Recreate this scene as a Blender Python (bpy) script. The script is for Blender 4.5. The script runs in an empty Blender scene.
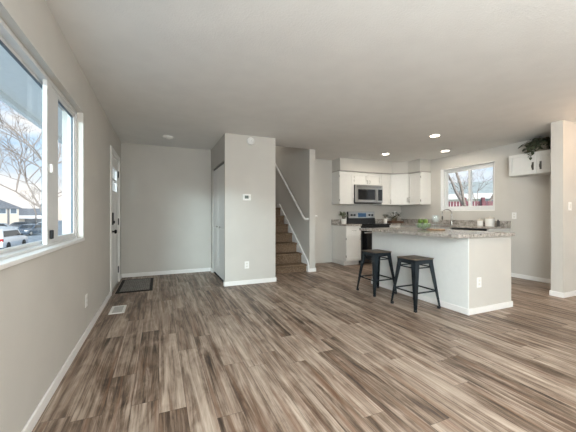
import bpy, bmesh, math, random
from mathutils import Vector, Matrix
random.seed(7)
PI = math.pi
SC = bpy.context.scene
COL = SC.collection
YAW = math.atan(129 / 299)
CAM_Z = 1.16
H = 2.46                                   # ceiling height

# ------------------------------------------------------------------ camera
cam = bpy.data.cameras.new('camera')
cam.sensor_width = 36.0
cam.lens = 299 / 576 * 36
cam.shift_y = -2 / 576
cam.clip_start = 0.02
cam.clip_end = 500
camo = bpy.data.objects.new('camera', cam)
camo.location = (0, 0, CAM_Z)
camo.rotation_euler = (PI / 2, 0, -YAW)
COL.objects.link(camo)
SC.camera = camo

# ------------------------------------------------------------------ exposure
SC.cycles.transparent_max_bounces = 24
vs = SC.view_settings
vs.view_transform = 'Standard'
vs.look = 'None'
vs.gamma = 1
vs.use_curve_mapping = False
vs.exposure = 1.16

# ------------------------------------------------------------------ sky
def build_world():
    w = bpy.data.worlds.new('sky')
    SC.world = w
    w.use_nodes = True
    nt = w.node_tree
    n, l = nt.nodes, nt.links
    n.clear()
    out = n.new('ShaderNodeOutputWorld')
    bg = n.new('ShaderNodeBackground')
    tc = n.new('ShaderNodeTexCoord')
    sep = n.new('ShaderNodeSeparateXYZ')
    l.new(tc.outputs['Generated'], sep.inputs[0])
    ramp = n.new('ShaderNodeValToRGB')
    e = ramp.color_ramp.elements
    e[0].position = 0.0; e[0].color = (0.88, 0.80, 0.71, 1)
    e[1].position = 0.55; e[1].color = (0.25, 0.45, 0.70, 1)
    m = e.new(0.16); m.color = (0.48, 0.66, 0.84, 1)
    l.new(sep.outputs['Z'], ramp.inputs[0])
    mp = n.new('ShaderNodeMapping')
    mp.inputs['Scale'].default_value = (1.0, 1.0, 3.6)
    l.new(tc.outputs['Generated'], mp.inputs[0])
    no = n.new('ShaderNodeTexNoise')
    no.inputs['Scale'].default_value = 3.1
    no.inputs['Detail'].default_value = 6
    no.inputs['Roughness'].default_value = 0.58
    l.new(mp.outputs[0], no.inputs['Vector'])
    cr = n.new('ShaderNodeValToRGB')
    cr.color_ramp.elements[0].position = 0.42
    cr.color_ramp.elements[1].position = 0.62
    l.new(no.outputs['Fac'], cr.inputs[0])
    mix = n.new('ShaderNodeMixRGB')
    mix.inputs[2].default_value = (0.93, 0.88, 0.82, 1)
    l.new(cr.outputs[0], mix.inputs[0])
    l.new(ramp.outputs[0], mix.inputs[1])
    l.new(mix.outputs[0], bg.inputs[0])
    bg.inputs[1].default_value = 0.6
    l.new(bg.outputs[0], out.inputs[0])
build_world()

def light(name, kind, loc, rot, energy, color, **kw):
    d = bpy.data.lights.new(name, kind)
    d.energy = energy
    d.color = color
    for k, v in kw.items():
        setattr(d, k, v)
    o = bpy.data.objects.new(name, d)
    o.location = loc
    o.rotation_euler = rot
    COL.objects.link(o)
    return o

# added area lamp outdoors, aimed through the left window to brighten the entry wall
gd = Vector((0.50, 6.0, 1.1)) - Vector((-2.6, -4.2, 2.8))
light('entry_wall_fill', 'AREA', (-2.6, -4.2, 2.8), gd.to_track_quat('-Z', 'Y').to_euler(), 540, (0.74, 0.95, 1.0), shape='RECTANGLE', size=2.7, size_y=0.35)
# hazy sun just above the horizon
sd = Vector((0.03, 1.0, -0.25)).normalized()
light('low_sun', 'SUN', (-6, -8, 6), sd.to_track_quat('-Z', 'Y').to_euler(), 2.4, (1.0, 0.95, 0.88), angle=math.radians(9))
# added fill panels behind the camera, along the rear and left walls
light('rear_fill', 'AREA', (2.6, -2.95, 1.45), (PI / 2, 0, 0), 8, (0.97, 0.98, 1.0), shape='RECTANGLE', size=5.0, size_y=2.0)
light('left_side_fill', 'AREA', (-0.60, -1.75, 1.45), (0, -PI / 2, 0), 115, (0.86, 0.96, 1.0), shape='RECTANGLE', size=1.7, size_y=2.0)
# added point light behind the camera, general fill without a fixture
light('room_fill_light', 'POINT', (0.9, -0.9, 1.9), (0, 0, 0), 72, (0.92, 0.98, 1.0), shadow_soft_size=0.16)
# dining lamp to the right of the frame
light('dining_lamp_light', 'POINT', (5.0, 1.45, 2.25), (0, 0, 0), 8, (1.0, 0.66, 0.42), shadow_soft_size=0.14)

# ------------------------------------------------------------------ helpers
def rgb(h):
    h = h.lstrip('#')
    c = [int(h[i:i + 2], 16) / 255 for i in (0, 2, 4)]
    return tuple(x / 12.92 if x <= 0.04045 else ((x + 0.055) / 1.055) ** 2.4 for x in c) + (1.0,)

MATS = {}
def mat(name, color='#808080', rough=0.5, metal=0.0, vary=0.06, scale=18, bump=0.0, bscale=120, emit=None, estr=0, color2=None, spec=0.5, coat=0.0, stretch=None):
    if name in MATS:
        return MATS[name]
    m = bpy.data.materials.new(name)
    m.use_nodes = True
    nt = m.node_tree
    n, l = nt.nodes, nt.links
    b = n['Principled BSDF']
    c = rgb(color)
    tc = n.new('ShaderNodeTexCoord')
    vec = tc.outputs['Object']
    if stretch:
        mp = n.new('ShaderNodeMapping')
        mp.inputs['Scale'].default_value = stretch
        l.new(vec, mp.inputs[0])
        vec = mp.outputs[0]
    no = n.new('ShaderNodeTexNoise')
    no.inputs['Scale'].default_value = scale
    no.inputs['Detail'].default_value = 5
    l.new(vec, no.inputs['Vector'])
    mx = n.new('ShaderNodeMixRGB')
    c2 = rgb(color2) if color2 else tuple(x * (1 - vary) for x in c[:3]) + (1,)
    mx.inputs[1].default_value = c
    mx.inputs[2].default_value = c2
    rp = n.new('ShaderNodeValToRGB')
    rp.color_ramp.elements[0].position = 0.38
    rp.color_ramp.elements[1].position = 0.62
    l.new(no.outputs['Fac'], rp.inputs[0])
    l.new(rp.outputs[0], mx.inputs[0])
    l.new(mx.outputs[0], b.inputs['Base Color'])
    b.inputs['Roughness'].default_value = rough
    b.inputs['Metallic'].default_value = metal
    b.inputs['Specular IOR Level'].default_value = spec
    b.inputs['Coat Weight'].default_value = coat
    if bump:
        n2 = n.new('ShaderNodeTexNoise')
        n2.inputs['Scale'].default_value = bscale
        n2.inputs['Detail'].default_value = 3
        l.new(vec, n2.inputs['Vector'])
        bp = n.new('ShaderNodeBump')
        bp.inputs['Strength'].default_value = bump
        bp.inputs['Distance'].default_value = 0.004
        l.new(n2.outputs['Fac'], bp.inputs['Height'])
        l.new(bp.outputs[0], b.inputs['Normal'])
    if emit:
        b.inputs['Emission Color'].default_value = rgb(emit)
        b.inputs['Emission Strength'].default_value = estr
    MATS[name] = m
    return m

def glass_mat(name, tint=(1, 1, 1, 1), gloss=1.0, haze=0.0):
    if name in MATS:
        return MATS[name]
    m = bpy.data.materials.new(name)
    m.use_nodes = True
    n, l = m.node_tree.nodes, m.node_tree.links
    n.clear()
    out = n.new('ShaderNodeOutputMaterial')
    tr = n.new('ShaderNodeBsdfTransparent'); tr.inputs[0].default_value = tint
    gl = n.new('ShaderNodeBsdfGlossy'); gl.inputs['Roughness'].default_value = 0.02
    fr = n.new('ShaderNodeFresnel'); fr.inputs[0].default_value = 1.45
    mul = n.new('ShaderNodeMath'); mul.operation = 'MULTIPLY'; mul.inputs[1].default_value = gloss
    mx = n.new('ShaderNodeMixShader')
    geo = n.new('ShaderNodeNewGeometry')
    inv = n.new('ShaderNodeMath'); inv.operation = 'SUBTRACT'; inv.inputs[0].default_value = 1.0
    l.new(geo.outputs['Backfacing'], inv.inputs[1])
    m2 = n.new('ShaderNodeMath'); m2.operation = 'MULTIPLY'
    l.new(fr.outputs[0], mul.inputs[0]); l.new(mul.outputs[0], m2.inputs[0]); l.new(inv.outputs[0], m2.inputs[1]); l.new(m2.outputs[0], mx.inputs[0])
    l.new(tr.outputs[0], mx.inputs[1]); l.new(gl.outputs[0], mx.inputs[2])
    if haze:
        df = n.new('ShaderNodeBsdfDiffuse'); df.inputs[0].default_value = (0.9, 0.93, 0.92, 1)
        hz = n.new('ShaderNodeMixShader'); hz.inputs[0].default_value = haze
        l.new(mx.outputs[0], hz.inputs[1]); l.new(df.outputs[0], hz.inputs[2])
        l.new(hz.outputs[0], out.inputs[0])
    else:
        l.new(mx.outputs[0], out.inputs[0])
    MATS[name] = m
    return m

class MB:
    def __init__(s):
        s.bm = bmesh.new()
    def box(s, x0, x1, y0, y1, z0, z1, bevel=0.0, seg=2):
        r = bmesh.ops.create_cube(s.bm, size=1.0)
        v = r['verts']
        cx, cy, cz = (x0 + x1) / 2, (y0 + y1) / 2, (z0 + z1) / 2
        for p in v:
            p.co = Vector((cx + p.co.x * abs(x1 - x0), cy + p.co.y * abs(y1 - y0), cz + p.co.z * abs(z1 - z0)))
        if bevel:
            ed = list({e for p in v for e in p.link_edges})
            bmesh.ops.bevel(s.bm, geom=ed, offset=bevel, segments=seg, affect='EDGES', profile=0.5)
        return s
    def prism(s, pts, vec, bevel=0.0):
        """polygon of 3-D points swept along vec"""
        vec = Vector(vec)
        a = [s.bm.verts.new(Vector(p)) for p in pts]
        b = [s.bm.verts.new(Vector(p) + vec) for p in pts]
        fs = [s.bm.faces.new(a), s.bm.faces.new(list(reversed(b)))]
        k = len(pts)
        for i in range(k):
            fs.append(s.bm.faces.new((a[i], b[i], b[(i + 1) % k], a[(i + 1) % k])))
        bmesh.ops.recalc_face_normals(s.bm, faces=fs)
        if bevel:
            ed = list({e for f in fs for e in f.edges})
            bmesh.ops.bevel(s.bm, geom=ed, offset=bevel, segments=2, affect='EDGES', profile=0.5)
        return s
    def tube(s, pts, rad, n=10, cap=True):
        """round tube along points; rad a number or one per point"""
        pts = [Vector(p) for p in pts]
        if not hasattr(rad, '__len__'):
            rad = [rad] * len(pts)
        rings = []
        up = Vector((0, 0, 1))
        for i, p in enumerate(pts):
            t = (pts[min(i + 1, len(pts) - 1)] - pts[max(i - 1, 0)]).normalized()
            ref = up if abs(t.z) < 0.95 else Vector((1, 0, 0))
            a = t.cross(ref).normalized(); b = t.cross(a).normalized()
            rings.append([s.bm.verts.new(p + (a * math.cos(2 * PI * k / n) + b * math.sin(2 * PI * k / n)) * rad[i]) for k in range(n)])
        fs = []
        for r0, r1 in zip(rings, rings[1:]):
            for k in range(n):
                fs.append(s.bm.faces.new((r0[k], r0[(k + 1) % n], r1[(k + 1) % n], r1[k])))
        if cap:
            fs.append(s.bm.faces.new(rings[0])); fs.append(s.bm.faces.new(list(reversed(rings[-1]))))
        bmesh.ops.recalc_face_normals(s.bm, faces=fs)
        return s
    def lathe(s, prof, c, n=24, axis='z', close=True):
        """profile [(radius, height)] turned about an axis through c"""
        c = Vector(c)
        rings = []
        for r, h in prof:
            ring = []
            for k in range(n):
                a = 2 * PI * k / n
                p = (r * math.cos(a), r * math.sin(a), h)
                if axis == 'x': p = (p[2], p[0], p[1])
                if axis == 'y': p = (p[0], p[2], p[1])
                ring.append(s.bm.verts.new(c + Vector(p)))
            rings.append(ring)
        fs = []
        for r0, r1 in zip(rings, rings[1:]):
            for k in range(n):
                fs.append(s.bm.faces.new((r0[k], r0[(k + 1) % n], r1[(k + 1) % n], r1[k])))
        if close:
            fs.append(s.bm.faces.new(rings[0])); fs.append(s.bm.faces.new(list(reversed(rings[-1]))))
        bmesh.ops.recalc_face_normals(s.bm, faces=fs)
        return s
    def face(s, pts):
        s.bm.faces.new([s.bm.verts.new(Vector(p)) for p in pts])
        return s
    def rot(s, m):
        bmesh.ops.transform(s.bm, matrix=m, verts=s.bm.verts)
        return s
    def build(s, name, m, parent=None, smooth=False, label=None):
        off = Vector((0, 0, 0))
        r = parent
        while r is not None:
            off += r.location
            r = r.parent
        if off.length:
            bmesh.ops.translate(s.bm, verts=s.bm.verts, vec=-off)
        me = bpy.data.meshes.new(name)
        s.bm.to_mesh(me)
        s.bm.free()
        me.materials.append(m)
        if smooth:
            for p in me.polygons:
                p.use_smooth = True
            me.set_sharp_from_angle(angle=math.radians(38))
        o = bpy.data.objects.new(name, me)
        COL.objects.link(o)
        if parent is not None:
            o.parent = parent
        if label:
            o['label'] = label
        return o

def tag(o, label, cat, group=None, kind=None):
    o['label'] = label
    o['category'] = cat
    if group: o['group'] = group
    if kind: o['kind'] = kind
    return o

def thing(name, label, cat, loc=(0, 0, 0), group=None, kind=None):
    o = bpy.data.objects.new(name, None)
    o.empty_display_size = 0.1
    o.location = loc
    COL.objects.link(o)
    return tag(o, label, cat, group, kind)

def dup(root, loc, label, rotz=None):
    def cp(o, parent):
        c = o.copy()
        COL.objects.link(c)
        if parent is not None:
            c.parent = parent
        for ch in [x for x in ALLCH.get(o.name, [])]:
            cp(ch, c)
        return c
    ALLCH = {}
    for o in list(COL.objects):
        if o.parent is not None:
            ALLCH.setdefault(o.parent.name, []).append(o)
    r = cp(root, None)
    r.location = loc
    r['label'] = label
    if rotz is not None:
        r.rotation_euler = (0, 0, rotz)
    return r

def at(u, d, z):
    """a place in the world: bearing u, depth d in front of the viewpoint, height z"""
    r = (u - 288) / 299 * d
    return Vector((d * math.sin(YAW) + r * math.cos(YAW), d * math.cos(YAW) - r * math.sin(YAW), z))

def S(mb, name, m, label, cat, **k):
    return tag(mb.build(name, m, **k), label, cat, kind='structure')

# ------------------------------------------------------------------ materials
WALL = mat('greige_wall_paint', '#cac6bf', 0.85, vary=0.03, scale=3, bump=0.25, bscale=160, spec=0.25)
CEIL = mat('ceiling_paint', '#e8e7e4', 0.9, vary=0.03, scale=4, bump=0.6, bscale=90, spec=0.2)
TRIM = mat('white_trim_paint', '#ebe9e6', 0.45, vary=0.02)
VINYL = mat('white_vinyl', '#d9d9d8', 0.4, vary=0.02)
CAB = mat('white_cabinet_paint', '#e0ded9', 0.42, vary=0.02)
BLACK = mat('black_metal', '#17171a', 0.35, 0.6, vary=0.2)
BLACKGLASS = mat('black_glass', '#0b0c0f', 0.08, vary=0.1)
STEEL = mat('stainless_steel', '#b9b8b5', 0.28, 1.0, vary=0.1, stretch=(2, 2, 60))
CHROME = mat('brushed_nickel', '#c4c2be', 0.22, 1.0, vary=0.05)
DARKGAP = mat('dark_rubber', '#222225', 0.8)
PLASTIC = mat('white_plastic', '#efeeea', 0.4, vary=0.02)
GLASS = glass_mat('window_glass', (0.98, 0.99, 1.0, 1), 0.35)
CLEAR = glass_mat('clear_glassware', (0.97, 0.985, 0.98, 1), 1.3, 0.09)

def floor_material():
    m = bpy.data.materials.new('vinyl_plank_floor')
    m.use_nodes = True
    nt = m.node_tree
    n, l = nt.nodes, nt.links
    b = n['Principled BSDF']
    def math_(op, a, bb=None):
        x = n.new('ShaderNodeMath'); x.operation = op
        for i, v in enumerate((a, bb)):
            if v is None: continue
            if isinstance(v, (int, float)): x.inputs[i].default_value = v
            else: l.new(v, x.inputs[i])
        return x.outputs[0]
    def comb(x, y, z):
        c = n.new('ShaderNodeCombineXYZ')
        for i, v in enumerate((x, y, z)):
            if isinstance(v, (int, float)): c.inputs[i].default_value = v
            else: l.new(v, c.inputs[i])
        return c.outputs[0]
    def white(v):
        w = n.new('ShaderNodeTexWhiteNoise'); w.noise_dimensions = '3D'
        l.new(v, w.inputs['Vector'])
        return w.outputs['Value']
    def noise(v, sc, det=6, ro=0.6, dist=0.0):
        w = n.new('ShaderNodeTexNoise')
        w.inputs['Scale'].default_value = sc; w.inputs['Detail'].default_value = det
        w.inputs['Roughness'].default_value = ro; w.inputs['Distortion'].default_value = dist
        l.new(v, w.inputs['Vector'])
        return w.outputs['Fac']
    def ramp(f, stops):
        r = n.new('ShaderNodeValToRGB')
        e = r.color_ramp.elements
        e[0].position, e[0].color = stops[0]
        e[1].position, e[1].color = stops[-1]
        for p, c in stops[1:-1]:
            q = e.new(p); q.color = c
        l.new(f, r.inputs[0])
        return r.outputs[0]
    tc = n.new('ShaderNodeTexCoord')
    sp = n.new('ShaderNodeSeparateXYZ')
    l.new(tc.outputs['Object'], sp.inputs[0])
    X, Y = sp.outputs['X'], sp.outputs['Y']
    W, L = 0.152, 1.22
    px = math_('DIVIDE', X, W)
    ix = math_('FLOOR', px)
    off = math_('MULTIPLY', white(comb(ix, 3.3, 1.7)), L)
    py = math_('DIVIDE', math_('ADD', Y, off), L)
    iy = math_('FLOOR', py)
    rnd = white(comb(ix, iy, 0.5))
    rnd2 = white(comb(ix, iy, 8.5))
    # grain: stretched along the plank, different per plank
    gv = comb(math_('MULTIPLY', X, 17.0), math_('MULTIPLY', Y, 0.85), math_('MULTIPLY', rnd2, 40.0))
    g1 = noise(gv, 1.5, 8, 0.62, 0.7)
    gv2 = comb(math_('MULTIPLY', X, 75.0), math_('MULTIPLY', Y, 1.3), math_('MULTIPLY', rnd2, 40.0))
    g2 = noise(gv2, 1.5, 6, 0.7)
    g3 = noise(comb(math_('MULTIPLY', X, 5.0), math_('MULTIPLY', Y, 1.6), math_('MULTIPLY', rnd2, 90.0)), 1.4, 5, 0.6, 1.2)
    tone = math_('ADD', math_('MULTIPLY', g1, 1.0), math_('MULTIPLY', math_('SUBTRACT', rnd, 0.5), 0.19))
    tone = math_('ADD', tone, math_('MULTIPLY', math_('SUBTRACT', g3, 0.5), 0.55))
    tone = math_('ADD', tone, math_('MULTIPLY', math_('SUBTRACT', g2, 0.5), 0.5))
    col = ramp(tone, [(0.24, rgb('#3c3028')), (0.38, rgb('#6b594b')), (0.50, rgb('#907e6f')), (0.62, rgb('#aa998a')), (0.80, rgb('#c4b4a4'))])
    # reddish-brown heart streaks
    st = noise(comb(math_('MULTIPLY', X, 14.0), math_('MULTIPLY', Y, 0.8), math_('MULTIPLY', rnd, 70.0)), 1.3, 5, 0.6, 0.6)
    stf = ramp(st, [(0.52, (0, 0, 0, 1)), (0.68, (0.6, 0.6, 0.6, 1))])
    mx = n.new('ShaderNodeMixRGB')
    mx.inputs[2].default_value = rgb('#7a5842')
    l.new(stf, mx.inputs[0]); l.new(col, mx.inputs[1])
    # seams
    fx = math_('FRACT', px); fy = math_('FRACT', py)
    ex = math_('MINIMUM', fx, math_('SUBTRACT', 1.0, fx))
    ey = math_('MINIMUM', fy, math_('SUBTRACT', 1.0, fy))
    sx = math_('LESS_THAN', ex, 0.012); sy = math_('LESS_THAN', ey, 0.0016)
    seam = math_('MAXIMUM', sx, sy)
    mx2 = n.new('ShaderNodeMixRGB')
    mx2.inputs[2].default_value = rgb('#3d322b')
    l.new(math_('MULTIPLY', seam, 0.5), mx2.inputs[0]); l.new(mx.outputs[0], mx2.inputs[1])
    l.new(mx2.outputs[0], b.inputs['Base Color'])
    l.new(math_('ADD', math_('MULTIPLY', g2, 0.15), 0.36), b.inputs['Roughness'])
    b.inputs['Specular IOR Level'].default_value = 0.4
    bp = n.new('ShaderNodeBump'); bp.inputs['Strength'].default_value = 0.25; bp.inputs['Distance'].default_value = 0.002
    l.new(math_('SUBTRACT', g2, seam), bp.inputs['Height'])
    l.new(bp.outputs[0], b.inputs['Normal'])
    return m
FLOOR = floor_material()

def granite_material():
    m = bpy.data.materials.new('speckled_granite')
    m.use_nodes = True
    nt = m.node_tree
    n, l = nt.nodes, nt.links
    b = n['Principled BSDF']
    tc = n.new('ShaderNodeTexCoord')
    no = n.new('ShaderNodeTexNoise'); no.inputs['Scale'].default_value = 22; no.inputs['Detail'].default_value = 8; no.inputs['Roughness'].default_value = 0.75
    l.new(tc.outputs['Object'], no.inputs['Vector'])
    r = n.new('ShaderNodeValToRGB')
    e = r.color_ramp.elements
    e[0].position = 0.30; e[0].color = rgb('#4c4846')
    e[1].position = 0.72; e[1].color = rgb('#d2ccc3')
    q = e.new(0.43); q.color = rgb('#8a847d')
    q = e.new(0.53); q.color = rgb('#b0a9a1')
    l.new(no.outputs['Fac'], r.inputs[0])
    vo = n.new('ShaderNodeTexVoronoi'); vo.inputs['Scale'].default_value = 130
    l.new(tc.outputs['Object'], vo.inputs['Vector'])
    r2 = n.new('ShaderNodeValToRGB')
    r2.color_ramp.elements[0].position = 0.06; r2.color_ramp.elements[0].color = (0.55, 0.52, 0.5, 1)
    r2.color_ramp.elements[1].position = 0.32; r2.color_ramp.elements[1].color = (1, 1, 1, 1)
    l.new(vo.outputs['Distance'], r2.inputs[0])
    mx = n.new('ShaderNodeMixRGB'); mx.blend_type = 'MULTIPLY'; mx.inputs[0].default_value = 0.7
    l.new(r.outputs[0], mx.inputs[1]); l.new(r2.outputs[0], mx.inputs[2])
    l.new(mx.outputs[0], b.inputs['Base Color'])
    b.inputs['Roughness'].default_value = 0.16
    return m
GRANITE = granite_material()
CARPET = mat('brown_carpet', '#86725f', 0.95, scale=60, color2='#614e3d', bump=1.0, bscale=350, spec=0.1)

# ------------------------------------------------------------------ room shell
XL, XR = -0.635, 6.0           # left wall face, kitchen window wall face
YF, YB = 6.2, -3.0            # far wall face, rear wall face
S(MB().box(XL - 0.2, XR + 0.2, YB - 0.2, YF + 0.2, -0.15, 0.0), 'floor', FLOOR, 'grey brown wood plank floor running through the whole room', 'floor')
# ceiling in pieces around the stairwell opening (one mesh)
SX0, SX1, SY0 = 1.836, 2.765, 5.34
mb = MB()
mb.box(XL - 0.2, SX0 - 0.1, YB - 0.2, YF + 0.2, H, H + 0.18)
mb.box(SX1 + 0.13, XR + 0.2, YB - 0.2, YF + 0.2, H, H + 0.18)
mb.box(SX0 - 0.1, SX1 + 0.13, YB - 0.2, SY0, H, H + 0.18)
S(mb, 'ceiling', CEIL, 'flat textured off white ceiling', 'ceiling')
# left wall with window and door openings
WY0, WY1, WZ0, WZ1 = -0.05, 3.25, 0.93, 2.085
DY0, DY1, DZ = 4.93, 5.84, 2.06
mb = MB()
xo = XL - 0.16
mb.box(xo, XL, YB - 0.2, WY0, -0.15, H)
mb.box(xo, XL, WY0, WY1, -0.15, WZ0)
mb.box(xo, XL, WY0, WY1, WZ1, H)
mb.box(xo, XL, WY1, DY0, -0.15, H)
mb.box(xo, XL, DY0, DY1, DZ, H)
mb.box(xo, XL, DY0, DY1, -0.15, 0.0)
mb.box(xo, XL, DY1, YF + 0.2, -0.15, H)
S(mb, 'wall_left', WALL, 'greige left wall holding the wide window and the front door', 'wall')
S(MB().box(XL, 0.98, YF, YF + 0.2, 0, H), 'wall_far', WALL, 'greige entry wall at the far end of the room', 'wall')
# closet box: near face and the left side with the bifold opening
CX, CY = 0.97, 4.80
CDY0, CDY1, CDZ = 4.86, 6.03, 2.04
mb = MB()
mb.box(CX, SX0, CY, CDY0, 0, H)
mb.box(CX, CX + 0.10, CDY0, CDY1, CDZ, H)
mb.box(CX, CX + 0.10, CDY1, YF, 0, H)
S(mb, 'wall_closet', WALL, 'greige closet walls boxed out beside the stairs', 'wall')
# stairwell: left side, right side wall with its free end, back, and the floor above
mb = MB()
mb.box(SX0 - 0.10, SX0, CDY0, SY0, 0, H)
mb.box(SX0 - 0.10, SX0, SY0, 9.3, 0, 3.8)
S(mb, 'wall_stairwell', WALL, 'greige wall on the left of the stairs', 'wall')
mb = MB()
mb.box(SX1, SX1 + 0.13, SY0 - 0.02, SY0, 0, H)
mb.box(SX1, SX1 + 0.13, SY0, 9.3, 0, 3.8)
S(mb, 'wall_stairs', WALL, 'greige stair wall with the white handrail and a free end', 'wall')
mb = MB()
mb.box(SX0, SX1, 9.3, 9.4, 0, 3.8)
mb.box(SX0, SX1, SY0 - 0.1, SY0, H + 0.18, 3.8)
mb.box(SX0 - 0.1, SX1 + 0.13, SY0 - 0.1, 9.4, 3.8, 3.9)
S(mb, 'wall_upstairs', WALL, 'greige walls around the top of the stairs', 'wall')
# kitchen
S(MB().box(SX1 + 0.13, XR + 0.2, YF, YF + 0.2, 0, H), 'wall_kitchen', WALL, 'greige kitchen wall behind the stove', 'wall')
KY0, KY1, KZ0, KZ1 = 3.75, 4.97, 1.235, 2.19
mb = MB()
mb.box(XR, XR + 0.2, YB - 0.2, KY0, 0, H)
mb.box(XR, XR + 0.2, KY1, YF, 0, H)
mb.box(XR, XR + 0.2, KY0, KY1, 0, KZ0)
mb.box(XR, XR + 0.2, KY0, KY1, KZ1, H)
S(mb, 'wall_right', WALL, 'greige kitchen wall with the window above the sink', 'wall')
PX, PY0, PY1 = 5.13, 2.29, 2.43
S(MB().box(PX, XR, PY0, PY1, 0, H), 'wall_pier', WALL, 'greige wall stub closing the empty refrigerator space', 'wall')
S(MB().box(XL, XR, YB - 0.2, YB, 0, H), 'wall_rear', WALL, 'greige rear wall behind the viewer', 'wall')
# soffit above the wall cabinets
UX0, UYF, UZ0, UZ1 = 3.83, 5.87, 1.39, 2.16
DGX0, UXF, DGY = 5.35, 5.67, 5.61
UYE = 5.24
out = [(UX0, YF), (UX0, UYF - 0.02), (DGX0 + 0.008, UYF - 0.02), (UXF - 0.02, DGY - 0.008), (UXF - 0.02, UYE), (XR, UYE), (XR, YF)]
S(MB().prism([(x, y, UZ1) for x, y in out], (0, 0, H - UZ1)), 'wall_soffit', WALL, 'boxed greige soffit above the kitchen wall cabinets', 'soffit')
mb = MB()
tr_ = [(UX0 - 0.004, YF), (UX0 - 0.004, UYF - 0.026), (DGX0 + 0.006, UYF - 0.026), (UXF - 0.026, DGY - 0.01), (UXF - 0.026, UYE - 0.006), (XR, UYE - 0.006), (XR, YF)]
S(MB().prism([(x, y, UZ1 - 0.004) for x, y in tr_], (0, 0, 0.022)), 'trim_1', mat('grey_trim', '#a9a39c', 0.6), 'thin grey trim line under the kitchen soffit', 'trim')

# baseboards
BH, BT = 0.072, 0.014
def base(name, label, segs):
    mb = MB()
    for x0, x1, y0, y1 in segs:
        mb.box(x0, x1, y0, y1, 0, BH, bevel=0.004, seg=1)
    S(mb, name, TRIM, label, 'baseboard')
base('baseboard_left', 'white baseboard along the left window wall', [(XL, XL + BT, YB, 4.858), (XL, XL + BT, 5.912, YF - BT)])
base('baseboard_far', 'white baseboard along the far entry wall', [(XL, CX, YF - BT, YF)])
base('baseboard_closet', 'white baseboard around the closet corner', [(CX - BT, SX0 + BT, CY - BT, CY), (CX - BT, CX, CY, CDY0 - 0.002), (CX - BT, CX, CDY1 + 0.002, YF - BT), (SX0, SX0 + BT, CY, SY0)])
base('baseboard_stairs', 'white baseboard around the free end of the stair wall', [(SX1 - BT, SX1 + 0.13 + BT, SY0 - 0.02 - BT, SY0 - 0.02), (SX1 + 0.13, SX1 + 0.13 + BT, SY0 - 0.02, YF)])
base('baseboard_right', 'white baseboard in the empty refrigerator space', [(XR - BT, XR, PY1, 3.46)])
base('baseboard_pier', 'white baseboard around the wall stub', [(PX - BT, PX, PY0 - BT, PY1 + BT), (PX, XR, PY0 - BT, PY0), (PX, XR - BT, PY1, PY1 + BT)])

# ------------------------------------------------------------------ left window
def window_left():
    t = thing('window_1', 'wide white vinyl sliding window in the left wall', 'window', (XL, 1.6, WZ0), kind='structure')
    xa, xb = XL - 0.115, XL - 0.048
    fw = 0.028
    mb = MB()
    mb.box(xa, xb, WY0, WY1, WZ0, WZ0 + fw, 0.004); mb.box(xa, xb, WY0, WY1, WZ1 - fw, WZ1, 0.004)
    mb.box(xa, xb, WY0, WY0 + fw, WZ0 + fw, WZ1 - fw, 0.004); mb.box(xa, xb, WY1 - fw, WY1, WZ0 + fw, WZ1 - fw, 0.004)
    mb.box(xa, xb, 0.75, 0.85, WZ0 + fw, WZ1 - fw, 0.004)
    mb.box(XL - 0.074, xb, 2.46, 2.56, WZ0 + fw, WZ1 - fw, 0.004)
    mb.build('window_frame', VINYL, t)
    def sash(y0, y1, x0, x1, w, wa=None, wb=None):
        wa, wb = wa or w, wb or w
        m_ = MB()
        z0, z1 = WZ0 + fw, WZ1 - fw
        m_.box(x0, x1, y0, y1, z0, z0 + w, 0.003); m_.box(x0, x1, y0, y1, z1 - w, z1, 0.003)
        m_.box(x0, x1, y0, y0 + wa, z0 + w, z1 - w, 0.003); m_.box(x0, x1, y1 - wb, y1, z0 + w, z1 - w, 0.003)
        s = m_.build('sash', VINYL, t)
        gx = (x0 + x1) / 2
        MB().box(gx - 0.003, gx + 0.003, y0 + wa, y1 - wb, z0 + w, z1 - w).build('glass_pane', GLASS, s)
        g = MB()
        a = 0.008
        g.box(gx - 0.006, gx + 0.008, y0 + wa, y0 + wa + a, z0 + w, z1 - w); g.box(gx - 0.006, gx + 0.008, y1 - wb - a, y1 - wb, z0 + w, z1 - w)
        g.box(gx - 0.006, gx + 0.008, y0 + wa + a, y1 - wb - a, z1 - w - a, z1 - w)
        g.build('gasket', mat('grey_gasket', '#6d7780', 0.7), s)
    sash(2.562, WY1 - fw, XL - 0.092, XL - 0.056, 0.034, 0.165)
    sash(WY0 + fw, 0.75, XL - 0.092, XL - 0.056, 0.034, None, 0.15)
    sash(0.85, 2.605, XL - 0.114, XL - 0.094, 0.022)
    for z in (1.47, 1.02):
        l_ = MB().box(XL - 0.048, XL - 0.03, 2.50, 2.535, z - 0.03, z + 0.03, 0.005)
        if z > 1.2:
            l_.build('latch', PLASTIC, t, label='white sash latch')
        else:
            l_.build('latch', DARKGAP, t, label='dark lower latch')
    MB().box(XL - 0.048, XL + 0.012, WY0, WY1, WZ0 - 0.012, WZ0 + 0.012, 0.003).build('sill', TRIM, t)
window_left()

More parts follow.
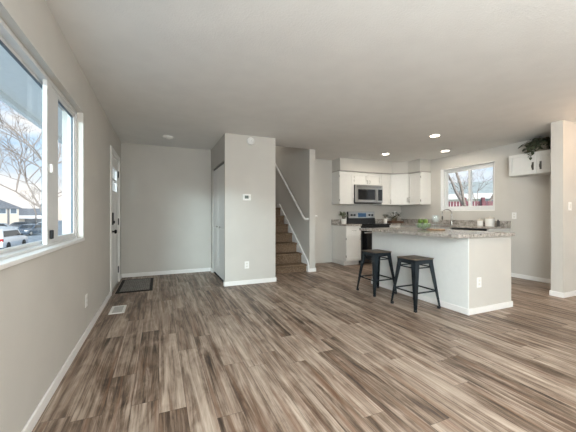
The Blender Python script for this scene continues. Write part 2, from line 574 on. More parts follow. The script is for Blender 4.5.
# front door
def front_door():
    t = thing('door_1', 'white panelled front door with small panes and black hardware', 'door', (XL, (DY0 + DY1) / 2, 0), kind='structure')
    c = MB()
    tw = 0.07
    c.box(XL, XL + 0.018, DY0 - tw, DY0, 0, DZ + tw, 0.004); c.box(XL, XL + 0.018, DY1, DY1 + tw, 0, DZ + tw, 0.004)
    c.box(XL, XL + 0.018, DY0, DY1, DZ, DZ + tw, 0.004)
    c.build('casing', TRIM, t)
    j = MB()
    j.box(xo, XL, DY0, DY0 + 0.03, 0, DZ); j.box(xo, XL, DY1 - 0.03, DY1, 0, DZ); j.box(xo, XL, DY0 + 0.03, DY1 - 0.03, DZ - 0.03, DZ)
    j.build('jamb', TRIM, t)
    MB().box(xo, XL, DY0 + 0.03, DY1 - 0.03, 0, 0.02).build('threshold', STEEL, t, label='metal threshold')
    y0, y1, z0, z1 = DY0 + 0.034, DY1 - 0.034, 0.024, DZ - 0.034
    xa, xb = XL - 0.05, XL - 0.006
    # glazed opening near the top
    gy0, gy1, gz0, gz1 = y0 + 0.15, y1 - 0.15, 1.50, 1.88
    s = MB()
    s.box(xa, xb, y0, y1, z0, gz0, 0.002); s.box(xa, xb, y0, y1, gz1, z1, 0.002)
    s.box(xa, xb, y0, gy0, gz0, gz1); s.box(xa, xb, gy1, y1, gz0, gz1)
    sl = s.build('slab', TRIM, t)
    MB().box(xa + 0.018, xa + 0.024, gy0, gy1, gz0, gz1).build('glass_pane', GLASS, sl)
    g = MB()
    g.box(xa, xb + 0.006, gy0 - 0.02, gy1 + 0.02, gz0 - 0.02, gz0 + 0.012); g.box(xa, xb + 0.006, gy0 - 0.02, gy1 + 0.02, gz1 - 0.012, gz1 + 0.02)
    g.box(xa, xb + 0.006, gy0 - 0.02, gy0 + 0.012, gz0 + 0.012, gz1 - 0.012); g.box(xa, xb + 0.006, gy1 - 0.012, gy1 + 0.02, gz0 + 0.012, gz1 - 0.012)
    ym, zm = (gy0 + gy1) / 2, (gz0 + gz1) / 2
    g.box(xa, xb, ym - 0.014, ym + 0.014, gz0 + 0.012, gz1 - 0.012); g.box(xa, xb, gy0, gy1, zm - 0.014, zm + 0.014)
    g.build('muntin', TRIM, sl)
    p = MB()
    for a, b_, q, r in ((y0 + 0.13, ym - 0.05, 0.25, 1.36), (ym + 0.05, y1 - 0.13, 0.25, 1.36)):
        p.box(xb - 0.001, xb + 0.006, a, b_, q, r, 0.005)
    p.build('raised_panel', TRIM, sl)
    for z in (0.22, 1.03, 1.83):
        MB().box(xb, xb + 0.014, y1 - 0.008, y1 + 0.026, z - 0.055, z + 0.055, 0.003).build('hinge', BLACK, t, label='black hinge')
    kb = MB().box(xb, xb + 0.028, y0 + 0.055, y0 + 0.125, 1.00, 1.18, 0.008).build('deadbolt', BLACK, t, label='tall black keypad deadbolt')
    MB().box(xb + 0.028, xb + 0.045, y0 + 0.082, y0 + 0.098, 1.02, 1.06, 0.003).build('thumb_turn', BLACK, kb)
    MB().lathe([(0.034, 0), (0.034, 0.008), (0.012, 0.012), (0.012, 0.035), (0.028, 0.042), (0.031, 0.058), (0.022, 0.07), (0.004, 0.073)], (xb, y0 + 0.09, 0.90), 20, 'x').build('door_knob', BLACK, t, smooth=True, label='black round knob')
front_door()

# closet bifold door
def bifold():
    t = thing('door_2', 'white two leaf bifold closet door', 'door', (CX, (CDY0 + CDY1) / 2, 0), kind='structure')
    ym = (CDY0 + CDY1) / 2
    MB().box(CX + 0.025, CX + 0.065, CDY0 + 0.004, CDY1 - 0.004, CDZ - 0.035, CDZ).build('track', BLACK, t, label='dark top track')
    for a, b_, kn in ((CDY0 + 0.006, ym - 0.003, ym - 0.16), (ym + 0.003, CDY1 - 0.006, ym + 0.10)):
        lf = MB().box(CX + 0.022, CX + 0.056, a, b_, 0.045, CDZ - 0.04, 0.002).build('door_leaf', TRIM, t)
        p = MB()
        for q, r in ((0.20, 0.90), (1.02, 1.86)):
            p.box(CX + 0.018, CX + 0.0225, a + 0.08, b_ - 0.08, q, r, 0.004)
        p.build('raised_panel', TRIM, lf)
        MB().lathe([(0.006, 0), (0.006, -0.012), (0.016, -0.018), (0.016, -0.026), (0.008, -0.031)], (CX + 0.022, kn, 0.93), 16, 'x').build('door_knob', CHROME, lf, smooth=True, label='small nickel knob')
    MB().box(CX + 0.03, CX + 0.06, CDY0, CDY1, 0.0, 0.012).build('floor_guide', DARKGAP, t)
bifold()

# kitchen window
def window_kitchen():
    t = thing('window_2', 'white vinyl sliding window above the kitchen sink', 'window', (XR, 4.36, KZ0), kind='structure')
    xa, xb, fw = XR + 0.09, XR + 0.15, 0.05
    mb = MB()
    mb.box(xa, xb, KY0, KY1, KZ0, KZ0 + fw, 0.003); mb.box(xa, xb, KY0, KY1, KZ1 - fw, KZ1, 0.003)
    mb.box(xa, xb, KY0, KY0 + fw, KZ0 + fw, KZ1 - fw, 0.003); mb.box(xa, xb, KY1 - fw, KY1, KZ0 + fw, KZ1 - fw, 0.003)
    mb.build('window_frame', VINYL, t)
    ym = 4.33
    for y0, y1, x0, x1 in ((KY0 + fw, ym + 0.03, xa + 0.006, xa + 0.03), (ym - 0.03, KY1 - fw, xa + 0.032, xa + 0.056)):
        w = 0.045
        z0, z1 = KZ0 + fw, KZ1 - fw
        m_ = MB()
        m_.box(x0, x1, y0, y1, z0, z0 + w, 0.002); m_.box(x0, x1, y0, y1, z1 - w, z1, 0.002)
        m_.box(x0, x1, y0, y0 + w, z0 + w, z1 - w, 0.002); m_.box(x0, x1, y1 - w, y1, z0 + w, z1 - w, 0.002)
        s = m_.build('sash', VINYL, t)
        gx = (x0 + x1) / 2
        MB().box(gx - 0.003, gx + 0.003, y0 + w, y1 - w, z0 + w, z1 - w).build('glass_pane', GLASS, s)
    c = MB()
    c.box(XR - 0.004, xa, KY0, KY1, KZ0 - 0.01, KZ0 + 0.008); c.box(XR, xa, KY0, KY0 + 0.008, KZ0 + 0.008, KZ1)
    c.box(XR, xa, KY1 - 0.008, KY1, KZ0 + 0.008, KZ1); c.box(XR, xa, KY0 + 0.008, KY1 - 0.008, KZ1 - 0.008, KZ1)
    c.build('reveal', TRIM, t)
window_kitchen()

# ------------------------------------------------------------------ stairs
def stairs():
    t = thing('staircase', 'brown carpeted stairs climbing behind the closet', 'stairs', ((SX0 + SX1) / 2, SY0 + 0.1, 0))
    run, y = 0.236, SY0 + 0.06
    z = 0.0
    n = 7
    x1 = SX1 - 0.03
    for k in range(n):
        rise = 0.15 if k == 0 else 0.195
        z1 = z + rise
        # tread with a rounded carpeted nosing, riser below
        mb = MB()
        sx = SX0 + 0.003
        pts = [(sx, y, max(z - 0.02, 0)), (sx, y, z1 - 0.045), (sx, y - 0.022, z1 - 0.035), (sx, y - 0.026, z1 - 0.018), (sx, y - 0.018, z1 - 0.004), (sx, y, z1),
               (sx, y + run, z1), (sx, y + run, max(z - 0.02, 0))]
        mb.prism(pts, (x1 - sx, 0, 0))
        mb.build('step', CARPET, t)
        z = z1; y += run
    ye = y
    MB().box(SX0 + 0.003, SX1 - 0.003, y, 9.297, z - 0.15, z).build('landing', CARPET, t)
    # white skirt board along the wall
    y0 = SY0 - 0.02
    zb = lambda yy: 0.15 + (yy - (SY0 + 0.06)) * (0.195 / run)
    pts = [(x1, y0, 0.0), (x1, y0, 0.13), (x1, y0 + 0.06, zb(y0 + 0.06) + 0.09), (x1, ye - 0.15, z + 0.09), (x1, ye, z + 0.09), (x1, ye, zb(ye) - 0.35), (x1, y0 + 0.5, 0.0)]
    MB().prism(pts, (0.027, 0, 0)).build('skirt_board', TRIM, t)
    # handrail
    hr = thing('handrail', 'white sloping handrail fixed to the stair wall', 'handrail', (SX1, SY0 + 0.1, 1.0))
    xr = SX1 - 0.065
    zr = lambda yy: zb(yy) + 0.89
    ya, yb = SY0 + 0.08, 7.25
    m = MB()
    m.tube([(SX1 - 0.004, ya - 0.05, zr(ya) + 0.0), (xr + 0.02, ya - 0.05, zr(ya)), (xr, ya - 0.03, zr(ya)), (xr, ya + 0.04, zr(ya + 0.04)), (xr, yb, zr(yb))], 0.022, 12)
    m.build('rail', TRIM, hr, smooth=True)
    for yy in (5.8, 6.9):
        MB().tube([(SX1, yy, zr(yy) - 0.07), (xr, yy, zr(yy) - 0.07), (xr, yy, zr(yy) - 0.015)], 0.009, 8).build('bracket', CHROME, hr, smooth=True)
stairs()
# short rail stub on the kitchen side of the stair wall
hr2 = thing('handrail', 'short white rail end on the kitchen side of the stair wall', 'handrail', (SX1 + 0.13, SY0 + 0.05, 1.1))
MB().tube([(SX1 + 0.13, SY0 + 0.04, 1.115), (SX1 + 0.20, SY0 + 0.04, 1.115), (SX1 + 0.205, SY0 + 0.10, 1.115), (SX1 + 0.205, SY0 + 0.42, 1.115)], 0.02, 12).build('rail', TRIM, hr2, smooth=True)
MB().tube([(SX1 + 0.13, SY0 + 0.35, 1.05), (SX1 + 0.205, SY0 + 0.35, 1.05), (SX1 + 0.205, SY0 + 0.35, 1.10)], 0.009, 8).build('bracket', CHROME, hr2, smooth=True)
light('upstairs_hall_lamp', 'AREA', (2.35, 7.6, 3.75), (0, 0, 0), 4, (1.0, 0.93, 0.84), shape='DISK', size=0.3)

# ------------------------------------------------------------------ kitchen cabinets
def pull(mb, p, axis, ln, out, r=0.005):
    """bar pull centred at p; axis of the bar, out = unit vector away from the door"""
    p, a, o = Vector(p), Vector(axis), Vector(out)
    e0, e1 = p - a * ln / 2, p + a * ln / 2
    mb.tube([e0, e0 + o * 0.026, e0 + o * 0.03 + a * 0.006, e1 + o * 0.03 - a * 0.006, e1 + o * 0.026, e1], r, 8)

def shaker(parent, name, o, ax, outv, w, z0, z1, handle=None, hinges=None, rail=0.055, hlen=0.09):
    """framed door whose outer face lies at o (lower corner), running w along ax, facing outv"""
    o, ax, ov = Vector(o), Vector(ax), Vector(outv)
    def q(a0, a1, b0, b1, d0, d1, mb):
        pts = [o + ax * a0 + ov * d0, o + ax * a1 + ov * d0, o + ax * a1 + ov * d1, o + ax * a0 + ov * d1]
        mb.prism([(p.x, p.y, b0) for p in pts], (0, 0, b1 - b0))
    g = 0.003
    mb = MB()
    q(g, rail, z0 + g, z1 - g, 0, 0.019, mb); q(w - rail, w - g, z0 + g, z1 - g, 0, 0.019, mb)
    q(rail, w - rail, z0 + g, z0 + rail, 0, 0.019, mb); q(rail, w - rail, z1 - rail, z1 - g, 0, 0.019, mb)
    q(rail, w - rail, z0 + rail, z1 - rail, 0, 0.004, mb)
    d = mb.build(name, CAB, parent)
    if handle:
        a, z, hor = handle
        c = o + ax * a + ov * 0.019
        h = MB()
        pull(h, (c.x, c.y, z), ax if hor else (0, 0, 1), hlen, ov)
        h.build('handle', CHROME, d, smooth=True, label='nickel bar pull')
    if hinges is not None:
        for z in (z0 + 0.09, z1 - 0.09):
            hb = MB()
            q(hinges - 0.006, hinges + 0.006, z - 0.025, z + 0.025, 0.008, 0.022, hb)
            hb.build('hinge', CHROME, d, label='small nickel hinge')
    return d

def carcass(parent, pts, z0, z1, name='cabinet_body'):
    return MB().prism([(x, y, z0) for x, y in pts], (0, 0, z1 - z0)).build(name, CAB, parent)

RX0, RX1 = 4.235, 5.045          # range span
# wall cabinets
DT = 0.019
uf = UYF + DT
def rect(x0, x1, y0, y1): return [(x0, y0), (x1, y0), (x1, y1), (x0, y1)]
t = thing('wall_cabinet', 'white single door wall cabinet left of the microwave', 'cabinet', (UX0, YF, UZ0), group='kitchen wall cabinets')
carcass(t, rect(UX0, RX0 - 0.002, uf, YF), UZ0, UZ1 - 0.005)
shaker(t, 'door', (UX0, uf, 0), (1, 0, 0), (0, -1, 0), RX0 - 0.002 - UX0, UZ0, UZ1 - 0.03, handle=(RX0 - UX0 - 0.035, UZ0 + 0.09, False), hinges=0.0)
t = thing('wall_cabinet', 'short white two door wall cabinet above the microwave', 'cabinet', (RX0, YF, 1.83), group='kitchen wall cabinets')
carcass(t, rect(RX0, RX1, uf, YF), 1.86, UZ1 - 0.005)
hw = (RX1 - RX0) / 2
shaker(t, 'door', (RX0, uf, 0), (1, 0, 0), (0, -1, 0), hw, 1.86, UZ1 - 0.03, handle=(hw - 0.035, 1.93, False), hinges=0.0, hlen=0.07)
shaker(t, 'door', (RX0 + hw, uf, 0), (1, 0, 0), (0, -1, 0), hw, 1.86, UZ1 - 0.03, handle=(0.035, 1.93, False), hlen=0.07)
t = thing('wall_cabinet', 'narrow white wall cabinet right of the microwave', 'cabinet', (RX1, YF, UZ0), group='kitchen wall cabinets')
carcass(t, rect(RX1 + 0.002, DGX0 - 0.002, uf, YF), UZ0, UZ1 - 0.005)
shaker(t, 'door', (RX1 + 0.002, uf, 0), (1, 0, 0), (0, -1, 0), DGX0 - RX1 - 0.004, UZ0, UZ1 - 0.03, handle=(DGX0 - RX1 - 0.035, UZ0 + 0.08, False))
t = thing('wall_cabinet', 'angled white corner wall cabinet with one door', 'cabinet', (XR, YF, UZ0), group='kitchen wall cabinets')
dv = Vector((UXF - DGX0, DGY - UYF, 0)); dl = dv.length; dv.normalize()
do = Vector((dv.y, -dv.x, 0))
ins = -do * DT
carcass(t, [(DGX0, YF), (DGX0, uf), (DGX0 + ins.x, UYF + ins.y), (UXF + ins.x, DGY + ins.y), (UXF + DT, DGY), (XR, DGY), (XR, YF)], UZ0, UZ1 - 0.005)
o_ = Vector((DGX0, UYF, 0)) + ins
shaker(t, 'door', o_, dv, do, dl, UZ0, UZ1 - 0.03, handle=(dl - 0.035, UZ0 + 0.12, False), hlen=0.11)
t = thing('wall_cabinet', 'white wall cabinet at the end beside the kitchen window', 'cabinet', (XR, UYE, UZ0), group='kitchen wall cabinets')
carcass(t, rect(UXF + DT, XR, UYE, DGY - 0.002), UZ0, UZ1 - 0.005)
shaker(t, 'door', (UXF + DT, DGY - 0.002, 0), (0, -1, 0), (-1, 0, 0), DGY - 0.002 - UYE, UZ0, UZ1 - 0.03, handle=(0.035, UZ0 + 0.12, False), hinges=DGY - UYE - 0.004, hlen=0.11)

# cabinet over the empty refrigerator space
FX, FY0, FY1, FZ0, FZ1 = 5.65, 2.445, 3.29, 1.82, 2.18
t = thing('wall_cabinet', 'white two door cabinet over the empty refrigerator space', 'cabinet', (XR, 2.9, FZ0))
carcass(t, rect(FX + DT, XR, FY0, FY1), FZ0, FZ1)
fw_ = (FY1 - FY0) / 2
def bail(d, y, z):
    h = MB()
    h.tube([(FX, y, z + 0.05), (FX - 0.02, y, z + 0.045), (FX - 0.026, y + 0.004, z + 0.01), (FX - 0.026, y + 0.004, z - 0.02), (FX - 0.014, y, z - 0.05), (FX, y, z - 0.05)], 0.006, 8)
    h.box(FX - 0.004, FX, y - 0.014, y + 0.014, z - 0.065, z + 0.065, 0.003)
    h.build('handle', mat('dark_pewter', '#6c6862', 0.35, 0.9), d, smooth=True, label='dark pewter bail handle')
d = shaker(t, 'door', (FX + DT, FY1, 0), (0, -1, 0), (-1, 0, 0), fw_, FZ0, FZ1); bail(d, FY1 - fw_ + 0.055, 1.95)
d = shaker(t, 'door', (FX + DT, FY1 - fw_, 0), (0, -1, 0), (-1, 0, 0), fw_, FZ0, FZ1); bail(d, FY1 - fw_ - 0.055, 1.95)

# base cabinets
BF, BZ = YF - 0.60, 0.893
def base_unit(label, x0, x1, doors=1, drawer=True):
    t = thing('base_cabinet', label, 'cabinet', ((x0 + x1) / 2, YF, 0), group='kitchen base cabinets')
    carcass(t, rect(x0, x1, BF + DT, YF), 0.10, BZ)
    MB().box(x0, x1, BF + 0.085, YF, 0, 0.10).build('toe_kick', mat('toe_kick_paint', '#d9d6d1', 0.6), t)
    w = (x1 - x0) / doors
    for k in range(doors):
        shaker(t, 'door', (x0 + k * w, BF + DT, 0), (1, 0, 0), (0, -1, 0), w, 0.12, 0.69, handle=(w - 0.035, 0.62, False), hinges=0.0)
    mb = MB().box(x0 + 0.003, x1 - 0.003, BF, BF + DT, 0.70, 0.865, 0.003)
    dr = mb.build('drawer', CAB, t)
    h = MB(); pull(h, ((x0 + x1) / 2, BF, 0.785), (1, 0, 0), 0.10, (0, -1, 0)); h.build('handle', CHROME, dr, smooth=True, label='nickel bar pull')
base_unit('white base cabinet with one drawer left of the stove', UX0, RX0 - 0.004)
base_unit('white base cabinet right of the stove in the corner', RX1 + 0.004, 5.40)
CF = XR - 0.60                    # front of the window-side run
def side_unit(label, y0, y1, doors):
    t = thing('base_cabinet', label, 'cabinet', (XR, (y0 + y1) / 2, 0), group='kitchen base cabinets')
    carcass(t, rect(CF + DT, XR - 0.004, y0, y1), 0.10, BZ if 'sink' not in label else 0.68)
    if 'sink' in label:
        MB().box(CF + DT, CF + DT + 0.03, y0, y1, 0.68, BZ).build('apron', CAB, t)
    MB().box(CF + 0.085, XR, y0, y1, 0, 0.10).build('toe_kick', MATS['toe_kick_paint'], t)
    w = (y1 - y0) / doors
    for k in range(doors):
        shaker(t, 'door', (CF + DT, y1 - k * w, 0), (0, -1, 0), (-1, 0, 0), w, 0.12, BZ - 0.01, handle=(w - 0.035 if k == 0 else 0.035, 0.72, False))
side_unit('white sink base cabinet under the kitchen window', 4.24, 5.02, 2)
side_unit('white corner base cabinet between sink and stove', 5.022, BF - 0.002, 1)
t = thing('base_cabinet', 'white end panel closing the sink run', 'cabinet', (XR, 3.5, 0))
MB().box(CF, XR, 3.47, 3.51, 0, BZ, 0.002).build('end_panel', CAB, t)
t = thing('dishwasher', 'dishwasher with a black front beside the sink', 'dishwasher', (XR, 3.87, 0))
MB().box(CF + 0.03, XR - 0.02, 3.515, 4.235, 0.10, 0.87).build('body', mat('dark_grey_metal', '#3a3a3d', 0.5, 0.4), t)
dd = MB().box(CF - 0.012, CF + 0.03, 3.518, 4.232, 0.12, 0.868, 0.004).build('door', BLACKGLASS, t)
h = MB(); pull(h, (CF - 0.012, 3.875, 0.80), (0, 1, 0), 0.5, (-1, 0, 0), 0.009); h.build('handle', STEEL, dd, smooth=True)
MB().box(CF + 0.06, XR - 0.02, 3.53, 4.22, 0, 0.10).build('toe_kick', BLACK, t)

# countertops with backsplash strips
CZ = 0.929
def counter(label, boxes, splash):
    t = thing('countertop', label, 'countertop', (XR, YF, BZ))
    mb = MB()
    for b_ in boxes:
        mb.box(*b_[:4], BZ, CZ, 0.004 if len(boxes) == 1 else 0)
    mb.build('slab', GRANITE, t)
    mb = MB()
    for b_ in splash:
        mb.box(*b_, CZ, CZ + 0.10, 0.002, 1)
    mb.build('backsplash', GRANITE, t)
counter('short speckled granite countertop left of the stove', [(UX0 - 0.02, RX0 - 0.004, BF - 0.025, YF)], [(UX0 - 0.02, RX0 - 0.004, YF - 0.02, YF)])
SKX0, SKX1, SKY0, SKY1 = 5.49, 5.87, 4.30, 4.98
counter('L shaped speckled granite countertop around the sink corner',
        [(RX1 + 0.004, XR, BF - 0.025, YF), (CF - 0.025, XR, SKY1, BF - 0.025), (CF - 0.025, SKX0, SKY0, SKY1), (SKX1, XR, SKY0, SKY1), (CF - 0.025, XR, 3.46, SKY0)],
        [(RX1 + 0.004, XR - 0.02, YF - 0.02, YF), (XR - 0.02, XR, 3.46, YF)])
t = thing('kitchen_sink', 'steel sink set into the granite under the window', 'sink', (5.68, 4.64, 0.9))
mb = MB()
w = 0.004
z0 = 0.70
a, b_, c, d = SKX0 + 0.002, SKX1 - 0.002, SKY0 + 0.002, SKY1 - 0.002
mb.box(a, b_, c, d, z0, z0 + w); mb.box(a, a + w, c, d, z0, CZ - 0.002); mb.box(b_ - w, b_, c, d, z0, CZ - 0.002); mb.box(a, b_, c, c + w, z0, CZ - 0.002); mb.box(a, b_, d - w, d, z0, CZ - 0.002)
mb.build('basin', STEEL, t)
MB().lathe([(0.04, 0), (0.04, 0.004), (0.03, 0.005)], (5.68, 4.64, z0 + w), 20).build('drain', CHROME, t, smooth=True)

t = thing('faucet', 'tall brushed nickel gooseneck faucet in front of the kitchen window', 'faucet', (5.93, 4.62, CZ))
fx, fy = 5.925, 4.62
MB().lathe([(0.027, 0), (0.027, 0.012), (0.019, 0.02), (0.019, 0.10), (0.015, 0.11)], (fx, fy, CZ), 20).build('base', CHROME, t, smooth=True)
arc = [(fx, fy, CZ + 0.10), (fx, fy, CZ + 0.24)] + [(fx - 0.085 + 0.085 * math.cos(a), fy + 0.10 * (1 - math.cos(a)) * 0.5 , CZ + 0.24 + 0.09 * math.sin(a)) for a in [PI * k / 10 for k in range(1, 11)]]
e = arc[-1]
MB().tube(arc + [(e[0], e[1], e[2] - 0.05)], 0.011, 12).build('spout', CHROME, t, smooth=True)
MB().lathe([(0.013, 0.0), (0.017, -0.015), (0.017, -0.075), (0.012, -0.085)], (e[0], e[1], e[2] - 0.05), 16).build('spray_head', mat('dark_nickel', '#77736e', 0.3, 1.0), t, smooth=True)
MB().tube([(fx, fy - 0.018, CZ + 0.07), (fx, fy - 0.045, CZ + 0.075), (fx, fy - 0.085, CZ + 0.105)], [0.009, 0.007, 0.006], 10).build('lever', CHROME, t, smooth=True)

# range
def stove():
    t = thing('kitchen_range', 'black and stainless electric range under the microwave', 'stove', ((RX0 + RX1) / 2, YF, 0))
    x0, x1 = RX0, RX1
    yf = BF - 0.02
    MB().box(x0, x1, yf + 0.03, YF - 0.03, 0.04, 0.90).build('body', mat('black_enamel', '#1b1b1e', 0.3), t)
    MB().box(x0 - 0.003, x1 + 0.003, yf - 0.035, YF - 0.10, 0.902, 0.925, 0.006).build('cooktop', BLACKGLASS, t, label='black glass cooktop')
    for bx, by, r in ((x0 + 0.2, yf + 0.16, 0.10), (x1 - 0.2, yf + 0.16, 0.085), (x0 + 0.2, yf + 0.40, 0.075), (x1 - 0.2, yf + 0.40, 0.10)):
        MB().lathe([(r, 0), (r, 0.0012), (r - 0.006, 0.0012), (r - 0.006, 0)], (bx, by, 0.925), 28, close=False).build('burner_ring', mat('burner_grey', '#4b4b4e', 0.4), t)
    dr = MB().box(x0 + 0.005, x1 - 0.005, yf - 0.012, yf + 0.03, 0.22, 0.78, 0.006).build('oven_door', BLACKGLASS, t)
    MB().box(x0 + 0.10, x1 - 0.10, yf - 0.016, yf - 0.012, 0.32, 0.62, 0.002).build('oven_window', mat('oven_glass', '#101216', 0.05), dr)
    h = MB(); pull(h, ((x0 + x1) / 2, yf - 0.012, 0.73), (1, 0, 0), 0.66, (0, -1, 0), 0.011); h.build('handle', STEEL, dr, smooth=True, label='steel oven handle')
    MB().box(x0 + 0.005, x1 - 0.005, yf - 0.004, yf + 0.03, 0.79, 0.895, 0.004).build('front_rail', mat('black_enamel'), t)
    dw = MB().box(x0 + 0.005, x1 - 0.005, yf - 0.010, yf + 0.03, 0.05, 0.21, 0.005).build('storage_drawer', mat('black_enamel'), t)
    bg = MB().prism([(x0, YF - 0.10, 0.925), (x0, YF - 0.075, 1.215), (x0, YF - 0.03, 1.215), (x0, YF - 0.03, 0.80), (x0, YF - 0.10, 0.80)], (x1 - x0, 0, 0)).build('backguard', mat('black_enamel'), t)
    tilt = lambda z: YF - 0.10 + 0.025 * (z - 0.925) / 0.29
    MB().prism([(x0 + 0.01, tilt(1.06), 1.06), (x0 + 0.01, tilt(1.06) - 0.012, 1.06), (x0 + 0.01, tilt(1.21) - 0.012, 1.21), (x0 + 0.01, tilt(1.21), 1.21)], (x1 - x0 - 0.02, 0, 0)).build('control_panel', STEEL, bg, label='stainless control panel')
    cx = (x0 + x1) / 2
    dp = MB().prism([(cx - 0.12, tilt(1.085) - 0.012, 1.085), (cx - 0.12, tilt(1.085) - 0.017, 1.085), (cx - 0.12, tilt(1.185) - 0.017, 1.185), (cx - 0.12, tilt(1.185) - 0.012, 1.185)], (0.24, 0, 0))
    dp.build('display', mat('clock_display', '#0d1420', 0.1, emit='#4f86b5', estr=0.1), bg, label='dark display with blue glow')
    for kx in (x0 + 0.09, x0 + 0.18, x1 - 0.18, x1 - 0.09):
        MB().lathe([(0.026, 0), (0.026, -0.006), (0.020, -0.010), (0.018, -0.03), (0.006, -0.032)], (kx, tilt(1.135) - 0.012, 1.135), 18, 'y').build('knob', mat('knob_black', '#29292b', 0.35), bg, smooth=True)
    for fx_ in (x0 + 0.05, x1 - 0.05):
        for fy_ in (yf + 0.08, YF - 0.1):
            MB().lathe([(0.02, 0), (0.02, 0.042)], (fx_, fy_, 0), 12).build('foot', BLACK, t)
stove()

def microwave():
    t = thing('microwave', 'stainless microwave with a dark door hung under the short cabinet', 'microwave', ((RX0 + RX1) / 2, YF, 1.42))
    x0, x1, z0, z1 = RX0 + 0.003, RX1 - 0.003, 1.425, 1.855
    y = UYF - 0.055
    MB().box(x0, x1, y + 0.03, YF, z0, z1, 0.004).build('body', mat('black_enamel'), t)
    MB().box(x0, x1, y, y + 0.03, z1 - 0.075, z1, 0.004).build('vent_grille', STEEL, t)
    vs_ = MB()
    for k in range(3):
        vs_.box(x0 + 0.04, x1 - 0.04, y - 0.002, y + 0.004, z1 - 0.022 - 0.018 * k, z1 - 0.015 - 0.018 * k)
    vs_.build('vent_slot', DARKGAP, t)
    dx = x1 - 0.17
    dr = MB().box(x0, dx, y - 0.004, y + 0.03, z0 + 0.012, z1 - 0.078, 0.005).build('door', STEEL, t, label='stainless framed door')
    wn = MB().box(x0 + 0.07, dx - 0.07, y - 0.008, y - 0.004, z0 + 0.075, z1 - 0.105, 0.002).build('door_window', BLACKGLASS, dr, label='black glass window')
    MB().box(dx, x1, y - 0.002, y + 0.03, z0 + 0.012, z1 - 0.078, 0.004).build('control_frame', STEEL, t)
    MB().box(dx + 0.025, x1 - 0.02, y - 0.006, y - 0.002, z0 + 0.06, z1 - 0.10, 0.002).build('control_panel', BLACKGLASS, t)
    h = MB(); pull(h, (dx - 0.028, y - 0.004, (z0 + z1) / 2 - 0.03), (0, 0, 1), 0.27, (0, -1, 0), 0.012); h.build('handle', STEEL, dr, smooth=True, label='vertical steel handle')
    MB().box(x0 + 0.02, x1 - 0.02, y + 0.04, YF - 0.03, z0 - 0.004, z0 + 0.002).build('bottom_plate', DARKGAP, t)
microwave()

# ------------------------------------------------------------------ island
IX0, IX1, IY0, IY1 = 3.26, 4.05, 2.33, 4.02
t = thing('kitchen_island', 'greige kitchen island, front coloured lighter as window-lit, with a granite top overhanging the stools', 'island', ((IX0 + IX1) / 2, 3.17, 0))
MB().box(IX0 + 0.012, IX1, IY0, IY1, 0, BZ, 0.002).build('island_body', WALL, t)
MB().box(IX0, IX0 + 0.012, IY0, IY1, 0, BZ, 0.001).build('lit_front_panel', mat('window_lit_panel', '#e3e5e2', 0.6, vary=0.02), t, label='front panel coloured lighter as if window-lit')  # lighter colour stands in for window light on the island front
ib = MB()
ib.box(IX0 - BT, IX0, IY0 - BT, IY1 + BT, 0, BH, 0.004, 1); ib.box(IX0, IX1, IY0 - BT, IY0, 0, BH, 0.004, 1); ib.box(IX0, IX1, IY1, IY1 + BT, 0, BH, 0.004, 1); ib.box(IX1, IX1 + BT, IY0 - BT, IY1 + BT, 0, BH, 0.004, 1)
ib.build('base_trim', TRIM, t, label='white base trim')
MB().box(2.985, 4.01, 2.265, 4.00, BZ, CZ + 0.003, 0.005).build('countertop', GRANITE, t, label='speckled granite top')

